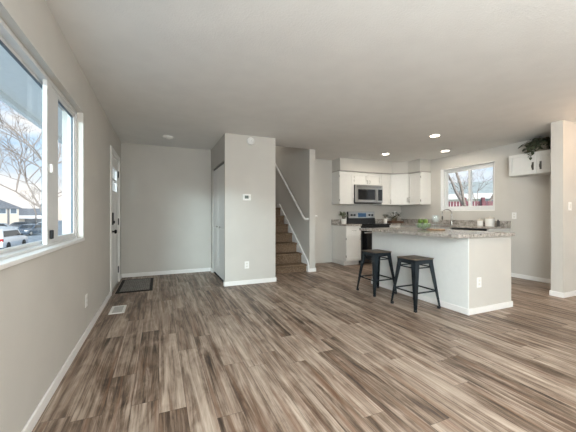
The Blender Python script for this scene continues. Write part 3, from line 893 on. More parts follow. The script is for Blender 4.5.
# ------------------------------------------------------------------ stools
GUN = mat('gunmetal', '#3a4249', 0.26, 0.75, vary=0.35, scale=9)
SEATW = mat('weathered_seat', '#6a5a4b', 0.5, vary=0.3, stretch=(4, 40, 4), scale=2)
def stool(cx, cy, label):
    t = thing('bar_stool', label, 'stool', (cx, cy, 0), group='metal stools at the island')
    sh, top, ft, zt = 0.615, 0.128, 0.192, 0.585
    MB().box(cx - 0.155, cx + 0.155, cy - 0.155, cy + 0.155, zt + 0.016, sh, 0.006, 2).build('seat', SEATW, t, label='brown weathered seat')
    ap = MB()
    for s in (-1, 1):
        ap.box(cx - 0.148, cx + 0.148, cy + s * 0.142 - 0.004, cy + s * 0.142 + 0.004, zt - 0.035, zt + 0.016)
        ap.box(cx + s * 0.142 - 0.004, cx + s * 0.142 + 0.004, cy - 0.138, cy + 0.138, zt - 0.035, zt + 0.016)
    ap.build('seat_frame', GUN, t)
    def lx(z): return top + (ft - top) * (zt - z) / zt
    for sx in (-1, 1):
        for sy in (-1, 1):
            m = MB()
            # folded L-channel leg, wide at the top and narrow at the foot
            rings = []
            for z, w_ in ((zt + 0.002, 0.070), (0.30, 0.048), (0.03, 0.026)):
                k = lx(z) + 0.016
                th = 0.006
                prof = [(k, k), (k - w_, k), (k - w_, k - th), (k - th, k - th), (k - th, k - w_), (k, k - w_)]
                rings.append([m.bm.verts.new((cx + sx * a_, cy + sy * c_, z)) for a_, c_ in prof])
            fs = []
            for r0, r1 in zip(rings, rings[1:]):
                for i in range(6):
                    fs.append(m.bm.faces.new((r0[i], r0[(i + 1) % 6], r1[(i + 1) % 6], r1[i])))
            fs.append(m.bm.faces.new(rings[0])); fs.append(m.bm.faces.new(rings[-1]))
            bmesh.ops.recalc_face_normals(m.bm, faces=fs)
            lg = m.build('leg', GUN, t)
            k = lx(0.0) + 0.016
            MB().box(cx + sx * k - 0.032 * (sx > 0), cx + sx * k + 0.032 * (sx < 0), cy + sy * k - 0.032 * (sy > 0), cy + sy * k + 0.032 * (sy < 0), 0, 0.032, 0.006).build('foot_cap', DARKGAP, lg)
    for z, r in ((0.215, 0.0085), (0.505, 0.007)):
        k = lx(z) + 0.004
        for s in (-1, 1):
            MB().box(cx - k, cx + k, cy + s * k - r, cy + s * k + r, z - r, z + r, 0.003).build('stretcher', GUN, t)
            MB().box(cx + s * k - r, cx + s * k + r, cy - k + r, cy + k - r, z - r, z + r, 0.003).build('stretcher', GUN, t)
    return t
st = stool(2.965, 2.83, 'gunmetal bar stool nearer the viewer, at the near end of the island')
dup(st, (2.965, 3.56, 0), 'gunmetal bar stool farther away, toward the stove end of the island')

# ------------------------------------------------------------------ fittings
def plate(name, label, cat, c, out, w=0.075, h=0.118, slots='outlet', group=None):
    c, o = Vector(c), Vector(out)
    t = thing(name, label, cat, c, group=group)
    a = Vector((-o.y, o.x, 0))
    def q(a0, a1, z0, z1, d0, d1, nm, m, **k):
        p = [c + a * a0 + o * d0, c + a * a1 + o * d0, c + a * a1 + o * d1, c + a * a0 + o * d1]
        return MB().prism([(v.x, v.y, c.z + z0) for v in p], (0, 0, z1 - z0), **k).build(nm, m, t)
    q(-w / 2, w / 2, -h / 2, h / 2, 0, 0.006, 'plate', PLASTIC, bevel=0.0015)
    if slots == 'outlet':
        for z in (-0.022, 0.022):
            q(-0.016, 0.016, z - 0.013, z + 0.013, 0.006, 0.0085, 'socket', mat('ivory_plastic', '#dedbd4', 0.4))
    else:
        q(-0.016, 0.016, -0.032, 0.032, 0.006, 0.010, 'rocker', mat('ivory_plastic', '#dedbd4', 0.4))
    return t
plate('wall_outlet', 'white outlet low on the left wall', 'outlet', (XL, 3.36, 0.34), (1, 0, 0))
plate('wall_outlet', 'white outlet low on the closet front wall', 'outlet', (1.33, CY, 0.32), (0, -1, 0))
plate('wall_outlet', 'white outlet on the near end of the island', 'outlet', (3.44, IY0, 0.36), (0, -1, 0))
plate('wall_outlet', 'white outlet on the kitchen wall between counter corner and cabinets', 'outlet', (5.79, YF, 1.17), (0, -1, 0))
plate('wall_outlet', 'white outlet right of the granite backsplash end', 'outlet', (XR, 3.40, 1.13), (-1, 0, 0))
plate('light_switch', 'white light switch on the wall stub at right', 'switch', (5.30, PY0, 1.27), (0, -1, 0), slots='switch')

t = thing('smoke_alarm', 'round white smoke alarm high on the closet front wall', 'smoke alarm', (1.395, CY, 2.365))
MB().lathe([(0.062, 0), (0.062, -0.016), (0.054, -0.028), (0.030, -0.034), (0.004, -0.035)], (1.395, CY, 2.365), 28, 'y').build('cover', PLASTIC, t, smooth=True)
MB().lathe([(0.040, -0.028), (0.040, -0.034), (0.034, -0.036), (0.034, -0.030)], (1.395, CY, 2.365), 28, 'y', close=False).build('sensor_ring', mat('ivory_plastic'), t, smooth=True)
MB().lathe([(0.007, -0.033), (0.007, -0.038), (0.001, -0.0385)], (1.395, CY, 2.365), 12, 'y').build('test_button', mat('pale_grey_plastic', '#b4b3b0', 0.5), t)

t = thing('thermostat', 'small white thermostat with a grey screen on the closet wall', 'thermostat', (1.325, CY, 1.435))
MB().box(1.325 - 0.068, 1.325 + 0.068, CY - 0.024, CY, 1.435 - 0.052, 1.435 + 0.052, 0.006).build('case', PLASTIC, t)
MB().box(1.325 - 0.036, 1.325 + 0.030, CY - 0.0255, CY - 0.024, 1.435 - 0.022, 1.435 + 0.028).build('screen', mat('lcd_grey', '#6d7670', 0.25), t)
MB().box(1.325 + 0.040, 1.325 + 0.054, CY - 0.027, CY - 0.024, 1.435 - 0.01, 1.435 + 0.02, 0.001).build('button', mat('ivory_plastic'), t)

t = thing('ceiling_vent', 'round white disc on the entry ceiling', 'ceiling fixture', (0.14, 5.42, H))
MB().lathe([(0.085, 0), (0.085, -0.012), (0.075, -0.022), (0.03, -0.026)], (0.14, 5.42, H), 32).build('cover', PLASTIC, t, smooth=True)
MB().lathe([(0.055, -0.0235), (0.055, -0.029), (0.048, -0.029), (0.048, -0.024)], (0.14, 5.42, H), 32, close=False).build('ring', mat('ivory_plastic'), t, smooth=True)

LAMP = mat('lit_diffuser', '#fff6ea', 0.5, emit='#fff0dc', estr=9.0)
def can(x, y, label):
    t = thing('recessed_light', label, 'ceiling light', (x, y, H), group='recessed kitchen lights')
    MB().lathe([(0.095, 0), (0.095, -0.006), (0.070, -0.009), (0.070, 0.0)], (x, y, H), 32, close=False).build('trim_ring', PLASTIC, t, smooth=True)
    MB().lathe([(0.070, -0.001), (0.070, -0.004), (0.02, -0.005)], (x, y, H), 32).build('diffuser', LAMP, t)
    return t
cans = [(4.50, 5.10, 'lit recessed light farthest away, before the stove'), (4.19, 3.58, 'lit recessed light nearest the viewer, above the island'), (5.40, 4.36, 'lit recessed light nearest the kitchen window')]
c0 = can(*cans[0])
for x, y, lb in cans[1:]:
    dup(c0, (x, y, H), lb)
for x, y, lb in cans:
    light('recessed_lamp_light', 'AREA', (x, y, H - 0.02), (0, 0, 0), 3.7, (1.0, 0.92, 0.80), shape='DISK', size=0.14)

# entry mat
def entry_mat():
    t = thing('door_mat', 'grey patterned door mat with a black border before the front door', 'mat', (-0.34, 5.45, 0))
    x0, x1, y0, y1 = -0.585, -0.09, 4.98, 5.93
    MB().box(x0, x1, y0, y1, 0.0, 0.008, 0.002, 1).build('border', mat('black_rubber_mat', '#1f1c1b', 0.85, bump=0.4), t, label='black border')
    m = bpy.data.materials.new('woven_mat')
    m.use_nodes = True
    n, l = m.node_tree.nodes, m.node_tree.links
    b = n['Principled BSDF']
    tc = n.new('ShaderNodeTexCoord')
    br = n.new('ShaderNodeTexBrick')
    br.inputs['Scale'].default_value = 9
    br.inputs['Color1'].default_value = rgb('#9b9894'); br.inputs['Color2'].default_value = rgb('#86827e'); br.inputs['Mortar'].default_value = rgb('#54504c')
    br.inputs['Mortar Size'].default_value = 0.035
    l.new(tc.outputs['Object'], br.inputs['Vector'])
    l.new(br.outputs['Color'], b.inputs['Base Color'])
    b.inputs['Roughness'].default_value = 0.95
    MB().box(x0 + 0.045, x1 - 0.045, y0 + 0.05, y1 - 0.05, 0.006, 0.011, 0.001, 1).build('woven_panel', m, t)
entry_mat()

t = thing('floor_register', 'white metal floor register by the left baseboard', 'floor vent', (-0.44, 4.15, 0))
x0, x1, y0, y1 = -0.535, -0.375, 3.98, 4.30
mb = MB()
mb.box(x0, x1, y0, y0 + 0.028, 0, 0.007); mb.box(x0, x1, y1 - 0.028, y1, 0, 0.007); mb.box(x0, x0 + 0.028, y0 + 0.028, y1 - 0.028, 0, 0.007); mb.box(x1 - 0.028, x1, y0 + 0.028, y1 - 0.028, 0, 0.007)
mb.build('register_frame', PLASTIC, t)
mb = MB()
for k in range(16):
    yy = y0 + 0.036 + k * 0.0165
    mb.box(x0 + 0.028, x1 - 0.028, yy, yy + 0.009, 0.001, 0.005)
mb.build('louvre', mat('louvre_grey', '#b5b3ae', 0.5), t)
MB().box(x0 + 0.028, x1 - 0.028, y0 + 0.028, y1 - 0.028, 0.0003, 0.0012).build('duct_shadow_plate', DARKGAP, t)

# ------------------------------------------------------------------ plants and small things
def leaf(mb, base, d, ln, wd, droop=0.3):
    base, d = Vector(base), Vector(d).normalized()
    side = d.cross(Vector((0, 0, 1)))
    if side.length < 0.05: side = Vector((1, 0, 0))
    side.normalize()
    pts = []
    for f, wf in ((0, 0.08), (0.3, 0.9), (0.6, 1.0), (0.85, 0.5), (1.0, 0.05)):
        p = base + d * ln * f + Vector((0, 0, -droop * ln * f * f))
        pts.append((mb.bm.verts.new(p - side * wd * wf / 2 + Vector((0, 0, 0.1 * wd * wf))), mb.bm.verts.new(p), mb.bm.verts.new(p + side * wd * wf / 2 + Vector((0, 0, 0.1 * wd * wf)))))
    for a, b_ in zip(pts, pts[1:]):
        mb.bm.faces.new((a[0], a[1], b_[1], b_[0])); mb.bm.faces.new((a[1], a[2], b_[2], b_[1]))

GREEN1 = mat('leaf_green', '#55663f', 0.5, color2='#7d8a5e', scale=30)
GREEN2 = mat('dark_leaf_green', '#2d3a2b', 0.45, color2='#48573d', scale=30)
IVY = mat('ivy_leaf', '#39402f', 0.5, color2='#687058', scale=25)
POT = mat('white_ceramic', '#efece6', 0.3, vary=0.02)
SOIL = mat('potting_soil', '#3a2c22', 0.95)
STEM = mat('plant_stem', '#5b5238', 0.7)

def pot_plant(label, c, pr, ph, n, ln, wd, spread, green, hgt, seed):
    random.seed(seed)
    t = thing('potted_plant', label, 'plant', c)
    c = Vector(c)
    MB().lathe([(pr * 0.78, 0), (pr * 0.85, 0.004), (pr, ph), (pr * 0.92, ph), (pr * 0.88, ph - 0.012), (0.001, ph - 0.012)], c, 24).build('pot', POT, t, smooth=True, label='white ceramic pot')
    MB().lathe([(pr * 0.87, ph - 0.0115), (pr * 0.5, ph - 0.006), (0.001, ph - 0.004)], c, 18).build('soil', SOIL, t, smooth=True)
    sm, lm = MB(), MB()
    for k in range(n):
        a = random.uniform(0, 2 * PI); s = random.uniform(0.2, 1) * spread
        z = ph + hgt * random.uniform(0.35, 1.0)
        b0 = c + Vector((math.cos(a) * pr * 0.4, math.sin(a) * pr * 0.4, ph - 0.008))
        tip = c + Vector((math.cos(a) * s, math.sin(a) * s, z))
        mid = (b0 + tip) / 2 + Vector((0, 0, 0.15 * hgt))
        sm.tube([b0, mid, tip], [0.003, 0.0025, 0.0015], 5)
        for f in (0.55, 0.75, 0.9, 1.0):
            p = b0.lerp(tip, f) + Vector((0, 0, 0.15 * hgt * (1 - abs(2 * f - 1))))
            aa = a + random.uniform(-1.6, 1.6)
            leaf(lm, p, (math.cos(aa), math.sin(aa), random.uniform(-0.1, 0.7)), ln * random.uniform(0.7, 1.15), wd)
    sm.build('stem', STEM, t)
    lm.build('leaf_cluster', green, t, smooth=True)
    return t
pot_plant('leafy green plant in a white pot on the counter left of the stove', (4.03, 6.00, CZ), 0.060, 0.115, 16, 0.075, 0.045, 0.13, GREEN1, 0.17, 3)
pot_plant('small dark plant in a white pot right of the stove', (5.16, 5.86, CZ), 0.048, 0.12, 10, 0.055, 0.03, 0.05, GREEN2, 0.12, 5)

# foliage centrepiece standing on a wooden tray in the corner
t = thing('wooden_tray', 'dark wooden tray in the counter corner', 'tray', (5.55, 5.95, CZ))
MB().box(5.36, 5.74, 5.84, 6.06, CZ, CZ + 0.018, 0.003).build('tray_base', mat('walnut_wood', '#5f4535', 0.5, vary=0.4, stretch=(3, 40, 3), scale=2), t)
mb = MB()
mb.box(5.36, 5.74, 5.84, 5.852, CZ + 0.018, CZ + 0.05); mb.box(5.36, 5.74, 6.048, 6.06, CZ + 0.018, CZ + 0.05); mb.box(5.36, 5.372, 5.852, 6.048, CZ + 0.018, CZ + 0.05); mb.box(5.728, 5.74, 5.852, 6.048, CZ + 0.018, CZ + 0.05)
mb.build('rim', MATS['walnut_wood'], t)
random.seed(11)
t = thing('potted_plant', 'dark broad leaved plant standing on the wooden tray', 'plant', (5.55, 5.95, CZ + 0.018))
c = Vector((5.53, 5.95, CZ + 0.018))
MB().lathe([(0.05, 0), (0.062, 0.01), (0.07, 0.07), (0.064, 0.07), (0.058, 0.06), (0.001, 0.06)], c, 20).build('pot', mat('brown_pot', '#6b5747', 0.7), t, smooth=True, label='brown pot')
sm, lm = MB(), MB()
for k in range(22):
    a = random.uniform(0, 2 * PI); s = random.uniform(0.04, 0.17)
    tip = c + Vector((math.cos(a) * s * 1.1, math.sin(a) * s * 0.6, random.uniform(0.09, 0.24)))
    b0 = c + Vector((math.cos(a) * 0.02, math.sin(a) * 0.02, 0.055))
    sm.tube([b0, (b0 + tip) / 2 + Vector((0, 0, 0.02)), tip], 0.003, 5)
    leaf(lm, tip, (math.cos(a), math.sin(a) * 0.6, random.uniform(-0.1, 0.8)), 0.11, 0.055)
sm.build('stem', STEM, t)
lm.build('leaf_cluster', GREEN2, t, smooth=True)

# fruit on the island
bc = Vector((3.72, 3.16, CZ + 0.003))
bx_, by_ = 3.57, 3.25
def bowl():
    c = (bx_, by_, CZ + 0.003)
    o = MB().lathe([(0.02, 0.0), (0.055, 0.0), (0.085, 0.02), (0.108, 0.06), (0.115, 0.095), (0.111, 0.095), (0.104, 0.061), (0.082, 0.024), (0.054, 0.006), (0.02, 0.006)], c, 32).build('fruit_bowl', CLEAR, smooth=True)
    tag(o, 'clear glass bowl of green apples on the island', 'bowl')
bowl()
APPLE = mat('green_apple_skin', '#55702a', 0.3, color2='#74893f', scale=9)
def apple(x, y, z, label, rz=0):
    t = thing('apple', label, 'apple', (x, y, z), group='green apples in the glass bowl')
    r = 0.034
    prof = [(0.004, 0.006 - r), (0.014, -r), (0.026, -r * 0.8), (0.0345, -r * 0.25), (0.036, r * 0.2), (0.030, r * 0.72), (0.018, r * 0.95), (0.008, r * 0.88), (0.002, r * 0.72)]
    MB().lathe(prof, (x, y, z), 20).build('fruit', APPLE, t, smooth=True)
    MB().tube([(x, y, z + r * 0.7), (x + 0.003, y, z + r * 1.1), (x + 0.008, y, z + r * 1.35)], 0.0018, 6).build('stem', STEM, t)
    return t
zb_ = CZ + 0.003
ap0 = apple(bx_, by_, zb_ + 0.041, 'green apple at the bottom middle of the glass bowl')
for i in range(5):
    a = 2 * PI * i / 5 + 0.45
    dup(ap0, (bx_ + 0.067 * math.cos(a), by_ + 0.067 * math.sin(a), zb_ + 0.064),
        ['green apple at the right edge of the glass bowl', 'green apple at the far edge of the glass bowl', 'green apple at the left edge of the glass bowl', 'green apple at the near left of the glass bowl', 'green apple at the near right of the glass bowl'][i], i * 1.1)
dup(ap0, (bx_ + 0.030, by_ - 0.012, zb_ + 0.123), 'green apple on top of the pile, right one', 0.5)
dup(ap0, (bx_ - 0.034, by_ + 0.024, zb_ + 0.123), 'green apple on top of the pile, left one', 2.2)
o = MB().lathe([(0.02, 0), (0.115, 0.0), (0.12, 0.006), (0.12, 0.014), (0.112, 0.018), (0.02, 0.018)], (3.60, 3.06, zb_), 32).build('wooden_board', mat('oak_board', '#a88763', 0.5, vary=0.3, stretch=(3, 30, 3), scale=3), smooth=True)
tag(o, 'round wooden board on the island beside the apple bowl', 'board')
def wine_glass(x, y, label, h=0.19):
    z = zb_ + 0.018
    prof = [(0.001, 0.0), (0.034, 0.0), (0.033, 0.003), (0.006, 0.008), (0.0038, 0.03), (0.0038, h * 0.42), (0.012, h * 0.46), (0.033, h * 0.58), (0.039, h * 0.72), (0.034, h), (0.0325, h), (0.037, h * 0.72), (0.031, h * 0.59), (0.008, h * 0.485), (0.001, h * 0.48)]
    t = thing('wine_glass', label, 'glass', (x, y, z), group='stemmed glasses on the island')
    MB().lathe(prof, (x, y, z), 24).build('glass', CLEAR, t, smooth=True)
    return t
wg = wine_glass(3.565, 3.05, 'clear stemmed glass on the wooden board, left one')
dup(wg, (3.64, 3.075, zb_ + 0.018), 'clear stemmed glass on the wooden board, right one')

# canisters by the sink
def canister(x, y, r, h, label):
    t = thing('canister', label, 'canister', (x, y, CZ))
    MB().lathe([(0.002, 0), (r * 0.94, 0), (r, 0.006), (r, h - 0.03), (r * 0.97, h - 0.026), (0.002, h - 0.026)], (x, y, CZ), 28).build('body', POT, t, smooth=True)
    ld = MB().lathe([(r * 0.96, h - 0.0255), (r * 1.02, h - 0.022), (r * 1.02, h - 0.006), (r * 0.9, h), (0.002, h + 0.002)], (x, y, CZ), 28).build('lid', mat('cream_lid', '#d9cfc0', 0.4), t, smooth=True)
    MB().lathe([(0.008, h), (0.013, h + 0.012), (0.012, h + 0.02), (0.002, h + 0.023)], (x, y, CZ), 16).build('knob', MATS['cream_lid'], ld, smooth=True)
canister(5.78, 3.89, 0.05, 0.125, 'smaller white canister beside the sink')
canister(5.80, 3.715, 0.075, 0.165, 'larger white canister near the counter end')
o = MB().lathe([(0.002, 0), (0.026, 0), (0.028, 0.01), (0.028, 0.09), (0.012, 0.105), (0.012, 0.125), (0.002, 0.126)], (5.84, 3.59, CZ), 18).build('bottle', mat('dark_bottle', '#3a332e', 0.3), smooth=True)
tag(o, 'small dark bottle at the counter end beside the larger canister', 'bottle')

# trailing ivy in a basket on the refrigerator cabinet
random.seed(21)
c = Vector((5.78, 2.86, FZ1))
t = thing('potted_plant', 'trailing dark ivy in a pale pot on the refrigerator cabinet', 'plant', c)
MB().lathe([(0.07, 0), (0.085, 0.01), (0.10, 0.13), (0.092, 0.13), (0.085, 0.115), (0.001, 0.115)], c, 24).build('pot', mat('pale_clay_pot', '#b7aa98', 0.8, vary=0.2), t, smooth=True, label='pale clay pot')
sm, lm = MB(), MB()
for k in range(72):
    a = random.uniform(0, 2 * PI)
    b0 = c + Vector((math.cos(a) * 0.05, math.sin(a) * 0.05, 0.11))
    sx = random.uniform(0.05, 0.13)
    sy = random.uniform(0.06, 0.34) if math.sin(a) > 0 else random.uniform(0.06, 0.2)
    mid = c + Vector((math.cos(a) * sx, math.sin(a) * sy * 0.55, random.uniform(0.16, 0.235)))
    tip = c + Vector((math.cos(a) * sx * 1.1, math.sin(a) * sy, random.uniform(0.02, 0.2)))
    sm.tube([b0, mid, tip], 0.003, 5)
    for f in (0.15, 0.35, 0.5, 0.65, 0.8, 0.95, 1.0):
        p = (b0.lerp(mid, f * 2) if f < 0.5 else mid.lerp(tip, f * 2 - 1))
        aa = random.uniform(0, 2 * PI)
        leaf(lm, p, (math.cos(aa), math.sin(aa), random.uniform(-0.5, 0.15)), 0.062, 0.05)
for (dx, dy, dz) in ((-0.19, 0.03, -0.04), (-0.19, 0.06, -0.09), (-0.185, 0.12, -0.02)):      # runners hanging over the door tops
    b0 = c + Vector((-0.04, 0.03, 0.12)); tip = c + Vector((dx, dy, dz)); mid = c + Vector((dx, dy * 0.8, 0.08))
    sm.tube([b0, mid, tip], 0.003, 5)
    for f in (0.3, 0.5, 0.6, 0.7, 0.8, 0.9, 1.0):
        p = (b0.lerp(mid, f * 2) if f < 0.5 else mid.lerp(tip, f * 2 - 1))
        leaf(lm, p, (-0.3, random.uniform(-1, 1), -0.4), 0.05, 0.04)
for v in lm.bm.verts:
    if v.co.z > H - 0.008: v.co.z = H - 0.008
sm.build('stem', STEM, t)
lm.build('leaf_cluster', IVY, t, smooth=True)

# ------------------------------------------------------------------ outdoors, street side
GZ = -1.65
ASPH = mat('asphalt', '#96a3ae', 0.9, vary=0.25, scale=2, bump=0.5)
S(MB().box(-140, xo - 0.02, -60, 160, GZ - 0.3, GZ), 'ground_street', ASPH, 'blue grey asphalt parking street outside the left window', 'ground')
SOFF = mat('soffit_paint', '#f4f8f8', 0.7, vary=0.04)
mb = MB()
mb.box(-1.52, xo, -6, 9.5, 2.44, 2.56); mb.box(-1.56, -1.50, -6, 9.5, 2.38, 2.62)
S(mb, 'roof_overhang', SOFF, 'pale blue grey roof overhang outside the left window', 'eave')
o = MB().box(-1.52, -1.38, 6.22, 6.36, GZ, 2.44, 0.01).build('porch_post', mat('white_exterior_paint', '#c3ced6', 0.6))
tag(o, 'white porch post beyond the left window', 'post')

def house(name_label, u, d, w, depth, wall_h, roof_h, wallm, roofm, wins, garage, ridge='y', base_z=GZ, extra=0):
    """local x to the right, y away; wins = (x, z, w, h)"""
    t = thing('house', name_label, 'house', (0, 0, 0))
    MB().box(-w / 2, w / 2, 0, depth, 0, wall_h).build('wall', wallm, t)
    ov = 0.5
    if ridge == 'y':
        p = [(-w / 2 - ov, -ov, wall_h - 0.25), (0, -ov, wall_h + roof_h), (w / 2 + ov, -ov, wall_h - 0.25), (w / 2 + ov, -ov, wall_h - 0.0), (0, -ov, wall_h + roof_h + 0.3), (-w / 2 - ov, -ov, wall_h - 0.0)]
        MB().prism(p, (0, depth + 2 * ov, 0)).build('roof', roofm, t)
        MB().prism([(-w / 2, 0, wall_h), (w / 2, 0, wall_h), (0, 0, wall_h + roof_h)], (0, 0.2, 0)).build('gable', wallm, t)
    elif ridge == 'hip':
        m = MB()
        b4 = [(-w / 2 - ov, -ov), (w / 2 + ov, -ov), (w / 2 + ov, depth + ov), (-w / 2 - ov, depth + ov)]
        lo = [m.bm.verts.new((x, y, wall_h - 0.15)) for x, y in b4]
        up = [m.bm.verts.new((x, y, wall_h + 0.02)) for x, y in b4]
        r0 = m.bm.verts.new((-w / 2 + depth / 2 - ov, depth / 2, wall_h + roof_h)); r1 = m.bm.verts.new((w / 2 - depth / 2 + ov, depth / 2, wall_h + roof_h))
        for f in ((lo[3], lo[2], lo[1], lo[0]), (lo[0], lo[1], up[1], up[0]), (lo[1], lo[2], up[2], up[1]), (lo[2], lo[3], up[3], up[2]), (lo[3], lo[0], up[0], up[3]),
                  (up[0], up[1], r1, r0), (up[1], up[2], r1), (up[2], up[3], r0, r1), (up[3], up[0], r0)):
            m.bm.faces.new(f)
        m.build('roof', roofm, t)
    else:
        p = [(-w / 2 - ov, -ov, wall_h - 0.1), (-w / 2 - ov, depth / 2, wall_h + roof_h), (-w / 2 - ov, depth + ov, wall_h - 0.1)]
        MB().prism(p, (w + 2 * ov, 0, 0)).build('roof', roofm, t)
        MB().box(-w / 2 - ov, w / 2 + ov, -ov - 0.05, -ov, wall_h - 0.45 - extra, wall_h - 0.02).build('fascia', mat('white_fascia', '#e6e8e8', 0.6), t)
    for x, z, ww, hh in wins:
        f = MB().box(x - ww / 2 - 0.1, x + ww / 2 + 0.1, -0.08, 0, z - 0.1, z + hh + 0.1).build('window', mat('white_exterior_paint'), t)
        MB().box(x - ww / 2, x + ww / 2, -0.10, -0.07, z, z + hh).build('pane', mat('dim_window', '#5d6b78', 0.15), f)
    for x, ww, hh in garage:
        MB().box(x - ww / 2, x + ww / 2, -0.06, 0, 0, hh).build('garage_door', mat('garage_door_paint', '#63666b', 0.6), t)
    q = at(u, d, base_z)
    t.location = q
    t.rotation_euler = (0, 0, -YAW - math.atan((u - 288) / 299))
    return t
CREAM = mat('cream_siding', '#c4beb2', 0.8, vary=0.06)
ROOFG = mat('grey_shingles', '#7b8087', 0.9, vary=0.25, scale=3)
house('cream house with a grey gable roof, far left beyond the parked cars', -15, 64, 10.8, 9, 4.15, 2.5, CREAM, ROOFG,
      [(2.75, 2.95, 0.95, 1.0), (4.5, 2.95, 0.95, 1.0), (-0.8, 2.95, 1.2, 1.0)], [(3.65, 0.35, 4.0)], 'hip')
house('low house with a white fascia beyond the parked cars', 36, 88, 7.6, 9, 2.4, 2.1, mat('tan_siding', '#b9b2a6', 0.8), ROOFG,
      [], [(0.0, 5.0, 1.4)], 'x', extra=0.5)

def car(label, u, d, rot, paint, suv=False, base_z=GZ):
    t = thing('car', label, 'car', (0, 0, 0))
    L, W2, Hb, Hc = (4.3, 0.88, 1.02, 1.66) if suv else (4.5, 0.87, 0.90, 1.42)
    P = mat('car_paint_' + paint.lstrip('#'), paint, 0.25, 0.2, vary=0.03, coat=0.5)
    G = mat('car_glass', '#2a3138', 0.08)
    TY = mat('tyre', '#1d1d1f', 0.85)
    # x forward
    r = -L / 2; f = L / 2
    if suv:
        body = [(r, 0.34), (r - 0.03, 0.62), (r + 0.02, Hb), (f - 1.05, Hb + 0.02), (f - 0.22, 0.92), (f - 0.02, 0.74), (f, 0.40), (f - 0.1, 0.26), (r + 0.1, 0.26)]
        cab = [(r + 0.04, Hb - 0.01), (r + 0.22, Hc - 0.06), (r + 0.5, Hc), (0.35, Hc - 0.02), (0.62, Hc - 0.10), (f - 1.1, Hb)]
        win = [(r + 0.24, Hb + 0.05), (r + 0.36, Hc - 0.14), (0.45, Hc - 0.14), (f - 1.32, Hb + 0.05)]
    else:
        body = [(r, 0.42), (r, 0.72), (r + 0.12, 0.93), (r + 0.8, 0.95), (f - 1.35, 0.93), (f - 0.35, 0.78), (f - 0.05, 0.62), (f, 0.38), (f - 0.12, 0.22), (r + 0.12, 0.24)]
        cab = [(r + 0.45, 0.92), (r + 1.15, Hc - 0.05), (r + 1.6, Hc), (0.1, Hc), (0.4, Hc - 0.06), (f - 1.3, 0.92)]
        win = [(r + 0.85, 0.97), (r + 1.28, Hc - 0.10), (0.25, Hc - 0.10), (f - 1.6, 0.97)]
    MB().prism([(x, -W2, z) for x, z in body], (0, 2 * W2, 0), bevel=0.05).build('body', P, t, smooth=True)
    m = MB().prism([(x, -W2 + 0.03, z) for x, z in cab], (0, 2 * W2 - 0.06, 0), bevel=0.03)
    for v in m.bm.verts:
        k = max(0, (v.co.z - Hb) / (Hc - Hb))
        v.co.y *= 1 - 0.14 * k
    m.build('cabin', P, t, smooth=True)
    for s in (-1, 1):
        m = MB().prism([(x, s * (W2 - 0.045), z) for x, z in win], (0, s * 0.02, 0))
        for v in m.bm.verts:
            k = max(0, (v.co.z - Hb) / (Hc - Hb))
            v.co.y *= 1 - 0.13 * k
        m.build('side_window', G, t)
        MB().box(f - (1.55 if suv else 1.75), f - (1.40 if suv else 1.60), s * W2, s * (W2 + 0.16), Hb + 0.02, Hb + 0.16, 0.03).build('mirror', DARKGAP, t)
        for wx in (r + 0.85, f - 0.85):
            wh = MB().lathe([(0.20, -0.10), (0.31, -0.11), (0.335, -0.08), (0.335, 0.08), (0.31, 0.11), (0.20, 0.10)], (wx, s * (W2 - 0.09), 0.335), 28, 'y').build('wheel', TY, t, smooth=True)
            MB().lathe([(0.20, -0.09), (0.20, 0.118), (0.05, 0.10), (0.002, 0.102)], (wx, s * (W2 - 0.09), 0.335), 20, 'y').rot(Matrix.Identity(4)).build('hub', STEEL, wh, smooth=True)
        MB().box(r - 0.035, r + 0.12, s * (W2 - 0.22), s * (W2 + 0.008), 0.72, 0.95, 0.02).build('tail_light', mat('red_lens', '#a8262b', 0.2), t)
        MB().box(f - 0.24, f - 0.015, s * (W2 - 0.32), s * (W2 - 0.01), 0.60, 0.76, 0.02).build('headlight', mat('clear_lens', '#dfe6ea', 0.1), t)
    a, b_ = (cab[0], cab[1])
    MB().prism([(a[0] - 0.004 + 0.25 * (b_[0] - a[0]), -W2 + 0.2, a[1] + 0.3 * (b_[1] - a[1])), (a[0] + 0.9 * (b_[0] - a[0]) - 0.006, -W2 + 0.25, a[1] + 0.9 * (b_[1] - a[1])), (a[0] + 0.9 * (b_[0] - a[0]) - 0.006, W2 - 0.25, a[1] + 0.9 * (b_[1] - a[1])), (a[0] - 0.004 + 0.25 * (b_[0] - a[0]), W2 - 0.2, a[1] + 0.3 * (b_[1] - a[1]))], (-0.012, 0, 0.006)).build('rear_window', G, t)
    a, b_ = cab[-1], cab[-2]
    MB().prism([(a[0] + 0.1 * (b_[0] - a[0]), -W2 + 0.16, a[1] + 0.1 * (b_[1] - a[1])), (a[0] + 0.95 * (b_[0] - a[0]), -W2 + 0.22, a[1] + 0.95 * (b_[1] - a[1])), (a[0] + 0.95 * (b_[0] - a[0]), W2 - 0.22, a[1] + 0.95 * (b_[1] - a[1])), (a[0] + 0.1 * (b_[0] - a[0]), W2 - 0.16, a[1] + 0.1 * (b_[1] - a[1]))], (0.014, 0, 0.01)).build('windshield', G, t)
    t.location = at(u, d, base_z)
    t.rotation_euler = (0, 0, rot - YAW)
    return t
D = math.radians
car('white compact suv parked nearest to the left window', 2.8, 23.9, D(111.4), '#e4e7ea', True)
car('dark blue car parked just beyond the white suv', 30, 40.0, D(283), '#46586b')
car('silver car parked at the far left of the street', 2, 46.0, D(38), '#8f9aa3')
car('dark car parked behind the silver and blue cars', 23, 53.0, D(44), '#4d545d')
car('white car parked at the right behind the blue car', 44, 49.0, D(290), '#d8dde0')

